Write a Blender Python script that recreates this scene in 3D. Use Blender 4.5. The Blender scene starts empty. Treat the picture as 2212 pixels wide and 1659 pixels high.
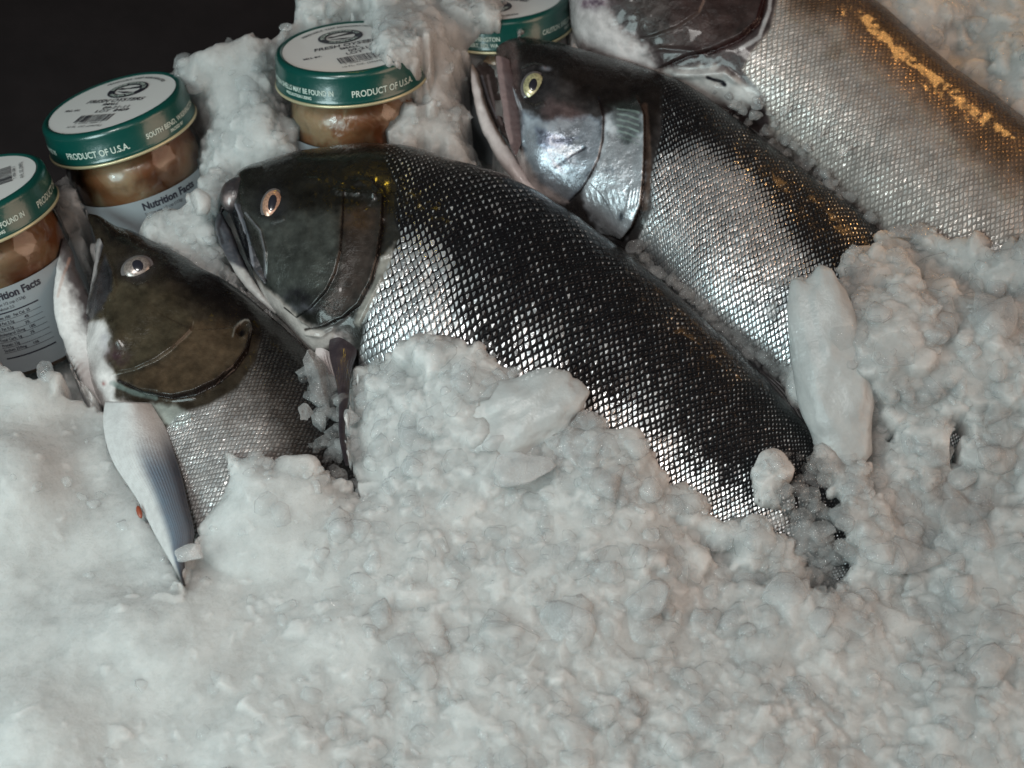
import bpy, math, random
import numpy as np
from mathutils import Matrix, Vector
rng = np.random.default_rng(7); random.seed(7)
SC = bpy.context.scene
R = math.radians

# ------------------------------------------------------------------ camera, world, lamps, exposure
# Everything is laid out on the sloping display bed (bed frame: z = normal of the bed) and finally the
# whole scene is turned by SLOPE so that the bed slopes up and away from the viewer.
SLOPE = R(27)
TILT = R(28)                       # angle between the view and the bed normal
DIST = 1.0
TGT = np.array([0.0, 0.0, 0.03])
CAM = TGT + DIST*np.array([0, -math.sin(TILT), math.cos(TILT)])
FW = (TGT-CAM)/DIST
UP = np.array([0, math.cos(TILT), math.sin(TILT)])
RT = np.array([1.0, 0, 0])
W, H = 2212.0, 1659.0              # working pixel grid of the layout sketch
HALF = 0.275                       # half width of the view at DIST
F = (W/2)/(HALF/DIST)
cam = bpy.data.objects.new('camera', bpy.data.cameras.new('camera'))
SC.collection.objects.link(cam); SC.camera = cam
cam.data.sensor_width = 36; cam.data.lens = 18/(HALF/DIST)
cam.data.clip_start = .01; cam.data.clip_end = 50
cm = Matrix(((RT[0], UP[0], -FW[0], CAM[0]), (RT[1], UP[1], -FW[1], CAM[1]), (RT[2], UP[2], -FW[2], CAM[2]), (0, 0, 0, 1)))
cam.matrix_world = cm
cam.data.dof.use_dof = True; cam.data.dof.focus_distance = .97; cam.data.dof.aperture_fstop = 9

world = bpy.data.worlds.new('World'); SC.world = world; world.use_nodes = True
bg = world.node_tree.nodes['Background']; bg.inputs[0].default_value = (.62, .60, .68, 1); bg.inputs[1].default_value = .05

def area(name, loc, target, size, power, col, sy=None):
    l = bpy.data.lights.new(name, 'AREA'); l.energy = power; l.color = col; l.size = size
    if sy: l.shape = 'RECTANGLE'; l.size_y = sy
    o = bpy.data.objects.new(name, l); SC.collection.objects.link(o)
    o.location = loc
    o.rotation_euler = (Vector(target)-Vector(loc)).to_track_quat('-Z', 'Y').to_euler()
    return o
def spot(name, loc, target, power, col, ang, rad=.05, blend=.6):
    l = bpy.data.lights.new(name, 'SPOT'); l.energy = power; l.color = col; l.spot_size = R(ang); l.spot_blend = blend; l.shadow_soft_size = rad
    o = bpy.data.objects.new(name, l); SC.collection.objects.link(o); o.location = loc
    o.rotation_euler = (Vector(target)-Vector(loc)).to_track_quat('-Z', 'Y').to_euler(); return o
spot('key_lamp', (-.36, -.24, 1.30), (-.055, -.12, .04), 44.0, (1.0, .975, .94), 45, .17, 1.0)
area('cool_lamp', (-.80, -.62, .80), (-.26, -.20, .07), .55, 15.0, (.78, .985, .99))
area('overhead_lamp', (.30, -.55, 1.5), (.12, -.10, .03), .5, 2.2, (1.0, .88, .82))
area('side_lamp', (1.35, -.25, .8), (.25, -.1, .05), 1.1, 13.0, (1.0, .68, .50))
spot('tungsten_lamp', (.45, .55, .25), (.214, .124, .034), 8.5, (1.0, .50, .15), 16.5, .065, .9)
spot('yellow_lamp', (-.13, .79, .65), (-.090, .095, .08), 2.6, (1.0, .66, .06), 8, .022, .9)

SC.view_settings.view_transform = 'Standard'; SC.view_settings.look = 'None'
SC.view_settings.exposure = -0.22; SC.view_settings.gamma = 1.0; SC.view_settings.use_curve_mapping = False
SC.render.engine = 'CYCLES'
SC.cycles.use_denoising = True
SC.cycles.max_bounces = 10; SC.cycles.transmission_bounces = 8; SC.cycles.diffuse_bounces = 4
SC.cycles.transparent_max_bounces = 24
SC.cycles.caustics_reflective = False; SC.cycles.caustics_refractive = False
SC.cycles.sample_clamp_indirect = 4

# ------------------------------------------------------------------ layout helpers
def P(px, py, z):
    """sketch pixel -> point of the bed frame at height z"""
    px = np.asarray(px, float); py = np.asarray(py, float); z = np.asarray(z, float)
    d = FW + RT*((px-W/2)/F)[..., None] + UP*((H/2-py)/F)[..., None]
    t = (z-CAM[2])/d[..., 2]
    return CAM + d*t[..., None]
def proj(X):
    r = X-CAM; dz = r@FW
    return np.stack([W/2+F*(r@RT)/dz, H/2-F*(r@UP)/dz], -1)
def zf(x0, y0, x1, w):             # coordinates read in an enlarged crop
    s = w/(x1-x0)
    def f(*pts): return [((x0+x/s)/1.85172, (y0+y/s)/1.85172) for x, y in pts]
    return f
Z2 = zf(900, 0, 2400, 2212); Z3 = zf(150, 900, 1350, 1327); Z4 = zf(800, 550, 1800, 1659)
Z5 = zf(1800, 50, 2800, 1659); Z6 = zf(2200, 0, 4096, 2212); Z8 = zf(1000, 1250, 1900, 1757); Z9 = zf(150, 700, 850, 1659)

def sstep(a, b, x):
    t = np.clip((x-a)/(b-a), 0, 1); return t*t*(3-2*t)
def pl_dist(P2, poly, closed=False):
    """distance, signed side (+ = left in y-down picture), parameter 0..1 along the line"""
    poly = np.asarray(poly, float)
    if closed: poly = np.vstack([poly, poly[:1]])
    seg = np.hypot(*(poly[1:]-poly[:-1]).T); cum = np.concatenate([[0], np.cumsum(seg)])
    best = np.full(P2.shape[0], 1e9); side = np.zeros(P2.shape[0]); tt = np.zeros(P2.shape[0])
    for i in range(len(poly)-1):
        a, b = poly[i], poly[i+1]; ab = b-a; L = max(seg[i], 1e-9)
        ap = P2-a; t = np.clip((ap@ab)/(L*L), 0, 1)
        dx = ap-t[:, None]*ab; d = np.hypot(dx[:, 0], dx[:, 1])
        m = d < best
        best[m] = d[m]; side[m] = np.sign(ab[0]*ap[m, 1]-ab[1]*ap[m, 0]); tt[m] = (cum[i]+t[m]*L)/cum[-1]
    return best, side, tt
def inside(P2, poly):
    poly = np.asarray(poly, float); x, y = P2[:, 0], P2[:, 1]
    c = np.zeros(len(x), bool); j = len(poly)-1
    for i in range(len(poly)):
        xi, yi = poly[i]; xj, yj = poly[j]
        if yi != yj:
            c ^= ((yi > y) != (yj > y)) & (x < (xj-xi)*(y-yi)/(yj-yi)+xi)
        j = i
    return c
def sdist(P2, poly):               # > 0 inside
    d, _, _ = pl_dist(P2, poly, True); return np.where(inside(P2, poly), d, -d)
def hash2(ix, iy, k=0):
    s = np.sin(ix*127.1+iy*311.7+k*74.7)*43758.5453; return s-np.floor(s)
def vnoise(x, y, k=0):
    ix, iy = np.floor(x), np.floor(y); fx, fy = x-ix, y-iy
    fx = fx*fx*(3-2*fx); fy = fy*fy*(3-2*fy)
    a = hash2(ix, iy, k); b = hash2(ix+1, iy, k); c = hash2(ix, iy+1, k); d = hash2(ix+1, iy+1, k)
    return (a+(b-a)*fx)*(1-fy)+(c+(d-c)*fx)*fy
def fbm(x, y, o=4, k=0):
    s = 0; a = .5
    for i in range(o): s = s+a*vnoise(x, y, k+i*3.1); x = x*2.03+5.1; y = y*2.03+1.7; a *= .5
    return s
def worley(x, y, k=0):
    ix, iy = np.floor(x), np.floor(y); f1 = np.full(x.shape, 9.); f2 = np.full(x.shape, 9.)
    cx = np.zeros(x.shape); cy = np.zeros(x.shape); cr = np.zeros(x.shape)
    for dx in (-1, 0, 1):
        for dy in (-1, 0, 1):
            jx, jy = ix+dx, iy+dy
            px = jx+.1+.8*hash2(jx, jy, k); py = jy+.1+.8*hash2(jx, jy, k+9)
            d = np.hypot(x-px, y-py); m = d < f1
            f2 = np.where(m, f1, np.minimum(f2, d)); f1 = np.where(m, d, f1)
            cx = np.where(m, px, cx); cy = np.where(m, py, cy); cr = np.where(m, hash2(jx, jy, k+21), cr)
    return f1, f2, cx, cy, cr
def spline(x, Y, q):
    """natural cubic spline through knots"""
    x = np.asarray(x, float); Y = np.asarray(Y, float); n = len(x); h = np.diff(x)
    A = np.zeros((n, n)); r = np.zeros((n,)+Y.shape[1:])
    A[0, 0] = A[-1, -1] = 1
    for i in range(1, n-1):
        A[i, i-1] = h[i-1]; A[i, i] = 2*(h[i-1]+h[i]); A[i, i+1] = h[i]
        r[i] = 6*((Y[i+1]-Y[i])/h[i]-(Y[i]-Y[i-1])/h[i-1])
    M = np.linalg.solve(A, r)
    i = np.clip(np.searchsorted(x, q)-1, 0, n-2)
    hh = h[i]; a = (x[i+1]-q)/hh; b = (q-x[i])/hh
    if Y.ndim > 1: a, b, hh = a[:, None], b[:, None], hh[:, None]
    return a*Y[i]+b*Y[i+1]+((a**3-a)*M[i]+(b**3-b)*M[i+1])*hh**2/6

# ------------------------------------------------------------------ object helpers
def tag(o, label=None, cat=None, group=None, kind=None):
    if label: o['label'] = label
    if cat: o['category'] = cat
    if group: o['group'] = group
    if kind: o['kind'] = kind
    return o
def empty(name, loc=(0, 0, 0)):
    o = bpy.data.objects.new(name, None); SC.collection.objects.link(o); o.location = loc
    o.empty_display_size = .02; return o
def mesh_np(name, V, Fq, mat=None, parent=None, smooth=True, colors=None, floats=None, uv=None):
    """fast mesh from arrays; Fq (n,3) or (n,4) or list of such"""
    me = bpy.data.meshes.new(name)
    V = np.asarray(V, np.float32)
    Fl = Fq if isinstance(Fq, list) else [Fq]
    Fl = [np.asarray(f, np.int32) for f in Fl if len(f)]
    me.vertices.add(len(V)); me.vertices.foreach_set('co', V.ravel())
    nl = sum(f.size for f in Fl); nf = sum(len(f) for f in Fl)
    me.loops.add(nl); me.polygons.add(nf)
    idx = np.concatenate([f.ravel() for f in Fl]); me.loops.foreach_set('vertex_index', idx)
    tot = np.concatenate([np.full(len(f), f.shape[1], np.int32) for f in Fl])
    st = np.concatenate([[0], np.cumsum(tot)[:-1]]).astype(np.int32)
    me.polygons.foreach_set('loop_start', st)
    me.polygons.foreach_set('use_smooth', np.full(nf, smooth, bool))
    me.update(calc_edges=True)
    if colors:
        for k, c in colors.items():
            a = me.color_attributes.new(k, 'FLOAT_COLOR', 'POINT')
            c4 = np.ones((len(V), 4), np.float32); c4[:, :3] = c; a.data.foreach_set('color', c4.ravel())
    if floats:
        for k, c in floats.items():
            a = me.attributes.new(k, 'FLOAT', 'POINT'); a.data.foreach_set('value', np.asarray(c, np.float32))
    if uv is not None:
        l = me.uv_layers.new(name='UVMap'); l.data.foreach_set('uv', np.asarray(uv, np.float32)[idx].ravel())
    me.validate()
    o = bpy.data.objects.new(name, me); SC.collection.objects.link(o)
    if mat: me.materials.append(mat)
    if parent: o.parent = parent
    return o
def grid_faces(nu, nv, wrap=False):
    i = np.arange(nu-1)[:, None]; j = np.arange(nv if wrap else nv-1)[None]; j2 = (j+1) % nv
    return np.stack([(i*nv+j)+0*j, (i*nv+j2), ((i+1)*nv+j2), ((i+1)*nv+j)], -1).reshape(-1, 4)

# ------------------------------------------------------------------ material helpers
class NT:
    def __init__(s, name):
        s.m = bpy.data.materials.new(name); s.m.use_nodes = True; s.t = s.m.node_tree
        s.b = s.t.nodes['Principled BSDF']
    def n(s, typ, **kw):
        x = s.t.nodes.new(typ)
        for k, v in kw.items(): setattr(x, k, v)
        return x
    def link(s, a, b): s.t.links.new(a, b)
    def put(s, sock, v):
        if hasattr(v, 'links'): s.link(v, sock)
        elif isinstance(v, (tuple, list)) and len(v) == 3 and sock.type == 'RGBA': sock.default_value = (*v, 1)
        else: sock.default_value = v
    def math(s, op, a, b=None, c=None, clamp=False):
        x = s.n('ShaderNodeMath', operation=op); x.use_clamp = clamp
        s.put(x.inputs[0], a)
        if b is not None: s.put(x.inputs[1], b)
        if c is not None: s.put(x.inputs[2], c)
        return x.outputs[0]
    def map(s, v, a, b, c=0., d=1., smooth=True):
        x = s.n('ShaderNodeMapRange'); x.interpolation_type = 'SMOOTHSTEP' if smooth else 'LINEAR'
        for i, q in enumerate((v, a, b, c, d)): s.put(x.inputs[i], q)
        return x.outputs[0]
    def mix(s, f, a, b, blend='MIX'):
        x = s.n('ShaderNodeMix', data_type='RGBA', blend_type=blend); x.clamp_factor = True
        s.put(x.inputs[0], f); s.put(x.inputs[6], a); s.put(x.inputs[7], b); return x.outputs[2]
    def noise(s, scale, detail=3, rough=.5, vec=None, dist=0):
        x = s.n('ShaderNodeTexNoise'); x.inputs['Scale'].default_value = scale; x.inputs['Detail'].default_value = detail
        x.inputs['Roughness'].default_value = rough; x.inputs['Distortion'].default_value = dist
        if vec is not None: s.link(vec, x.inputs['Vector'])
        return x
    def attr(s, name): return s.n('ShaderNodeAttribute', attribute_name=name)
    def set(s, **kw):
        for k, v in kw.items(): s.put(s.b.inputs[k.replace('_', ' ')], v)
    def bump(s, h, strength=1., dist=.001, nrm=None):
        x = s.n('ShaderNodeBump'); x.inputs['Strength'].default_value = strength; x.inputs['Distance'].default_value = dist
        s.link(h, x.inputs['Height'])
        if nrm is not None: s.link(nrm, x.inputs['Normal'])
        return x.outputs[0]
    def obj(s): return s.n('ShaderNodeTexCoord').outputs['Object']

def mat_skin():
    t = NT('fish_skin'); uv = t.n('ShaderNodeUVMap').outputs[0]
    sx = t.n('ShaderNodeSeparateXYZ'); t.link(uv, sx.inputs[0])
    wob = t.noise(.35, 2, .5, uv); w = t.math('MULTIPLY', t.math('SUBTRACT', wob.outputs['Fac'], .5), .9)
    wob2 = t.noise(1.3, 2, .5, uv); w2 = t.math('MULTIPLY', t.math('SUBTRACT', wob2.outputs['Fac'], .5), .22)
    u = t.math('ADD', t.math('ADD', sx.outputs[0], w), w2); v = t.math('ADD', sx.outputs[1], w2)
    p = t.math('ADD', u, v); q = t.math('SUBTRACT', u, v)
    fp = t.math('FRACT', p); fq = t.math('FRACT', q)
    cid = t.n('ShaderNodeCombineXYZ'); t.link(t.math('FLOOR', p), cid.inputs[0]); t.link(t.math('FLOOR', q), cid.inputs[1])
    wn = t.n('ShaderNodeTexWhiteNoise', noise_dimensions='2D'); t.link(cid.outputs[0], wn.inputs['Vector'])
    sc = t.n('ShaderNodeSeparateColor'); t.link(wn.outputs['Color'], sc.inputs[0])
    r1, r2, r3 = sc.outputs
    e = t.math('MINIMUM', t.math('MINIMUM', fp, fq), t.math('MINIMUM', t.math('SUBTRACT', 1., fp), t.math('SUBTRACT', 1., fq)))
    # rounded tip: distance from the front corner
    rad = t.math('SQRT', t.math('ADD', t.math('MULTIPLY', fp, fp), t.math('MULTIPLY', fq, fq)))
    tip = t.math('SUBTRACT', 1.16, rad); e2 = t.math('MINIMUM', e, t.math('MULTIPLY', tip, .8))
    sil = t.attr('sil').outputs['Fac']; scl = t.attr('scl').outputs['Fac']; met = t.attr('met').outputs['Fac']
    pig = t.attr('pig').outputs['Color']
    lf = t.noise(.16, 3, .6, uv); lfv = t.math('SUBTRACT', lf.outputs['Fac'], .5)
    thr = t.math('ADD', t.math('MULTIPLY', lfv, .22), t.math('ADD', t.map(sil, 0, 1, .295, .05, False), t.math('MULTIPLY', t.math('MULTIPLY', r1, .10), t.math('SUBTRACT', 1.2, sil))))
    spot = t.map(e2, t.math('SUBTRACT', thr, .05), t.math('ADD', thr, .06))
    spot = t.math('MULTIPLY', spot, scl)
    dim = t.map(t.math('SUBTRACT', t.math('ADD', sil, t.math('MULTIPLY', r2, .8)), t.math('MULTIPLY', lfv, 1.6)), .05, .85, .34, 1.)
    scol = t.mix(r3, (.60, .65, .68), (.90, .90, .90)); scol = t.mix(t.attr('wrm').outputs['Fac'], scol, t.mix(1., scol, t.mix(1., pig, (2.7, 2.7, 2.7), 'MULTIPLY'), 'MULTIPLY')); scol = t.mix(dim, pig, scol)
    nz = t.noise(90, 4, .6, t.obj()); pn = t.mix(t.map(nz.outputs['Fac'], .3, .7, 0, .5), pig, t.mix(.75, pig, (.0, .0, .0)))
    pn = t.mix(t.math('MULTIPLY', scl, .6), pn, (.006, .006, .007))
    base = t.mix(spot, pn, scol)
    t.set(Base_Color=base)
    t.set(Metallic=t.math('MAXIMUM', t.math('MULTIPLY', spot, .82), met))
    t.set(Roughness=t.math('ADD', t.math('ADD', .15, t.math('MULTIPLY', r2, .14)), t.math('MULTIPLY', nz.outputs['Fac'], .12)))
    ra = t.math('SUBTRACT', r1, .5); rb = t.math('SUBTRACT', r2, .5)
    tilt = t.math('ADD', t.math('MULTIPLY', fp, ra), t.math('MULTIPLY', fq, rb))
    hh = t.math('ADD', t.math('MULTIPLY', t.math('ADD', fp, fq), .22), t.math('MULTIPLY', tilt, t.math('SUBTRACT', 1.15, t.math('MULTIPLY', sil, .65))))
    hh = t.math('ADD', hh, t.math('MULTIPLY', t.map(e2, 0, .22), .55))
    hh = t.math('MULTIPLY', hh, scl)
    fine = t.noise(1400, 2, .6, t.obj()); mid = t.noise(260, 4, .6, t.obj())
    b1 = t.bump(hh, .8, .0009)
    b2 = t.bump(mid.outputs['Fac'], .35, .0018, b1); b3 = t.bump(fine.outputs['Fac'], .30, .0004, b2)
    t.set(Normal=b3)
    t.set(Coat_Weight=t.math('SUBTRACT', .50, t.math('MULTIPLY', scl, .44)), Coat_Roughness=.10, Coat_IOR=1.34)
    t.set(Specular_IOR_Level=.16)
    return t.m
def mat_simple(name, col, rough=.5, metallic=0., coat=0., bump=0., bs=300., spec=.5, var=0.):
    t = NT(name); c = col
    if var:
        nz = t.noise(bs*.3, 4, .6, t.obj()); c = t.mix(t.map(nz.outputs['Fac'], .3, .7, 0, var), col, tuple(x*.35 for x in col))
    t.set(Base_Color=c, Roughness=rough, Metallic=metallic, Coat_Weight=coat, Coat_Roughness=.1, Specular_IOR_Level=spec)
    if bump:
        n = t.noise(bs, 4, .6, t.obj()); t.set(Normal=t.bump(n.outputs['Fac'], bump, .001))
    return t.m
def mat_attr(name, rough=.4, metallic=0., coat=.4, bs=600., bump=.3):
    t = NT(name); nz = t.noise(220, 4, .6, t.obj())
    pig = t.attr('pig').outputs['Color']
    t.set(Base_Color=t.mix(t.map(nz.outputs['Fac'], .35, .7, 0, .35), pig, t.mix(.55, pig, (.12, .09, .09))))
    t.set(Roughness=rough, Metallic=metallic, Coat_Weight=coat, Coat_Roughness=.15)
    n = t.noise(bs, 4, .6, t.obj()); t.set(Normal=t.bump(n.outputs['Fac'], bump, .001)); return t.m
def mat_ice(name, trans, sss=1., col=(.47, .485, .48), rough=.22, glint=1.0):
    t = NT(name); o = t.obj()
    n1 = t.noise(55, 4, .6, o); n2 = t.noise(420, 4, .65, o); n3 = t.noise(2600, 2, .6, o)
    c = t.mix(t.map(n1.outputs['Fac'], .35, .65, 0, 1), col, tuple(x*.86 for x in col))
    t.set(Base_Color=c)
    t.set(Roughness=t.map(n2.outputs['Fac'], .35, .7, rough, rough+.25))
    if trans: t.set(Transmission_Weight=t.map(n1.outputs['Fac'], .35, .65, trans*.65, trans))
    t.set(IOR=1.31, Subsurface_Weight=sss, Subsurface_Scale=.040)
    t.b.inputs['Subsurface Radius'].default_value = (.9, 1.0, 1.05)
    n4 = t.noise(1100, 3, .7, o); b = t.bump(n2.outputs['Fac'], .40, .0014); b = t.bump(n4.outputs['Fac'], .5, .0006, b); b = t.bump(n3.outputs['Fac'], .6*glint, .0005, b); t.set(Normal=b)
    return t.m
M_SKIN = mat_skin()
M_JAW = mat_attr('jaw_skin', .38, 0, .5)
M_FIN = mat_attr('fin_membrane', .42, 0, .4, 900, .35)
M_EYE = mat_simple('eye_white', (.10, .09, .09), .25, 0, .8)
M_PUPIL = mat_simple('eye_pupil', (.014, .014, .020), .2, 0, .8)
M_ICE = mat_ice('crushed_ice', 0.)
def mat_clear(name, op0, op1, col=(.62, .64, .65), rough=.12, per=False, glass=.30):
    t = NT(name); o = t.obj(); n1 = t.noise(70, 4, .6, o); n2 = t.noise(500, 4, .6, o)
    t.set(Base_Color=col, Roughness=rough, IOR=1.31, Specular_IOR_Level=.8)
    t.set(Normal=t.bump(n2.outputs['Fac'], .35, .0012))
    lw = t.n('ShaderNodeLayerWeight'); lw.inputs['Blend'].default_value = .35
    f = t.math('ADD', t.map(lw.outputs['Facing'], .15, .95, op0, op1), t.math('MULTIPLY', t.math('SUBTRACT', n1.outputs['Fac'], .5), .5), clamp=True)
    if per: f = t.math('MULTIPLY', f, t.map(t.attr('op').outputs['Fac'], 0, 1, .35, 1.35, False), clamp=True)
    tr = t.n('ShaderNodeBsdfTransparent'); mx = t.n('ShaderNodeMixShader'); t.link(f, mx.inputs[0]); t.link(tr.outputs[0], mx.inputs[1]); t.link(t.b.outputs[0], mx.inputs[2])
    gl = t.n('ShaderNodeBsdfGlass'); gl.inputs['IOR'].default_value = 1.31; gl.inputs['Roughness'].default_value = .03; t.link(t.b.inputs['Normal'].links[0].from_socket, gl.inputs['Normal'])
    m2 = t.n('ShaderNodeMixShader'); m2.inputs[0].default_value = glass; t.link(mx.outputs[0], m2.inputs[1]); t.link(gl.outputs[0], m2.inputs[2])
    t.link(m2.outputs[0], t.t.nodes['Material Output'].inputs[0]); return t.m
M_CHIP = mat_clear('ice_chips', .22, .62, (.56, .58, .58), per=True, glass=.12)
M_CLEAR = mat_clear('clear_ice', .16, .62, (.66, .68, .69), .08)

M_SLAB = mat_clear('slab_ice', .72, .96, (.46, .475, .47), .2, glass=.10)
M_CLEAR2 = mat_clear('cloudy_ice', .40, .85, (.56, .58, .58), .16, glass=.15)

# ------------------------------------------------------------------ lofted fish
def loft(T, B, zc, ratio, nu, nv, head_frac=.42, head_pts=10, power=1.0):
    T = np.array(T, float); B = np.array(B, float); n = len(T)
    C = (T+B)/2; d = np.hypot(*(np.diff(T, axis=0)).T)+np.hypot(*(np.diff(B, axis=0)).T)
    x = np.concatenate([[0], np.cumsum(d)]); hp = min(head_pts, n-1)
    hx = x[hp]; a = int(nu*head_frac)
    q = np.concatenate([np.linspace(0, 1, a, endpoint=False)**1.25*hx, np.linspace(hx, x[-1], nu-a)]) if hp < n-1 else np.linspace(0, 1, nu)**1.15*x[-1]
    TT = spline(x, T, q); BB = spline(x, B, q)
    rat = np.interp(q, x, ratio) if np.ndim(ratio) else np.full(nu, ratio)
    zcs = np.interp(q, x, zc) if np.ndim(zc) else np.full(nu, zc)
    Tw = P(TT[:, 0], TT[:, 1], zcs); Bw = P(BB[:, 0], BB[:, 1], zcs)
    Cw = (Tw+Bw)/2; hv = (Tw-Bw)/2; L = np.linalg.norm(hv, axis=1); dr = hv/np.maximum(L, 1e-9)[:, None]
    b = rat*L
    k = 9; pad = np.pad(b, (k, k), 'reflect', reflect_type='odd'); b = np.maximum(np.convolve(pad, np.ones(2*k+1)/(2*k+1), 'same')[k:-k], rat*L*.5)
    a_ = np.sqrt(np.maximum(L**2-(b*math.tan(TILT)*dr[:, 1])**2, (L*.5)**2))
    nt = int(nv*.72); th = np.concatenate([np.linspace(0, math.pi, nt, endpoint=False), np.linspace(math.pi, 2*math.pi, nv-nt, endpoint=False)])
    c, s = np.cos(th), np.sin(th); sp = np.sign(s)*np.abs(s)**power
    V = Cw[:, None]+dr[:, None]*(a_[:, None]*c[None])[..., None]; V = V+np.array([0, 0, 1.])*(b[:, None]*sp[None])[..., None]
    N = dr[:, None]*(c[None]/a_[:, None])[..., None]+np.array([0, 0, 1.])*(sp[None]/b[:, None])[..., None]
    N /= np.linalg.norm(N, axis=-1, keepdims=True)
    ell = np.hypot(np.sin(th), .5*np.cos(th)); arc = np.concatenate([[0], np.cumsum((ell[1:]+ell[:-1])/2*np.diff(th))])/4.844*1.0
    ds = np.linalg.norm(np.diff(Cw, axis=0), axis=1); size = np.maximum(L, L.max()*.55)
    uu = np.concatenate([[0], np.cumsum(ds/((size[1:]+size[:-1])/2))])
    return dict(V=V, N=N, c=np.broadcast_to(c, (nu, nv)), top=np.broadcast_to(s > -.05, (nu, nv)), u=uu, arc=arc, nu=nu, nv=nv, q=q/x[-1])

def feature_disp(px, feats):
    D = np.zeros(len(px))
    for f in feats:
        kind, poly, h = f[0], f[1], f[2]
        if kind == 'step':         # plate edge: raised on the left/right side, fading away from the edge
            L, side = f[3], f[4]; d, s, t = pl_dist(px, poly); m = (s*side > 0)
            taper = sstep(0, .10, t)*(1-sstep(.90, 1, t))
            D += np.where(m, h*sstep(0, 3.0, d)*np.exp(-d/L), -h*.35*np.exp(-d/5.))*taper
        elif kind == 'ridge':
            d, s, t = pl_dist(px, poly); taper = sstep(0, .12, t)*(1-sstep(.88, 1, t)); D += h*np.exp(-(d/f[3])**2)*taper
        elif kind == 'blob':
            (cx, cy), rx, ry = poly, f[3], f[4]; D += h*np.exp(-(((px[:, 0]-cx)/rx)**2+((px[:, 1]-cy)/ry)**2))
    return D
def paint(px, base, items, k=0):
    col = base.copy()
    nx = fbm(px[:, 0]/14, px[:, 1]/14, 4, k)-.47
    for it in items:
        if it[0] == 'poly': _, poly, soft, c, a = it; d = sdist(px, poly)+nx*soft*1.6; w = sstep(-soft, soft, d)*a
        elif it[0] == 'line': _, poly, wd, c, a = it; d, s, t = pl_dist(px, poly); d = d+nx*wd*.6; w = (1-sstep(wd*.4, wd*1.2, d))*a
        elif it[0] == 'blob': _, (cx, cy), (rx, ry), c, a = it; w = np.exp(-(((px[:, 0]-cx)/rx)**2+((px[:, 1]-cy)/ry)**2)**1.3)*a*np.clip(1+nx*2.4, 0, 1.6); w = np.clip(w, 0, 1)
        col = col*(1-w[:, None])+np.array(c)*w[:, None]
    return col

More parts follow.
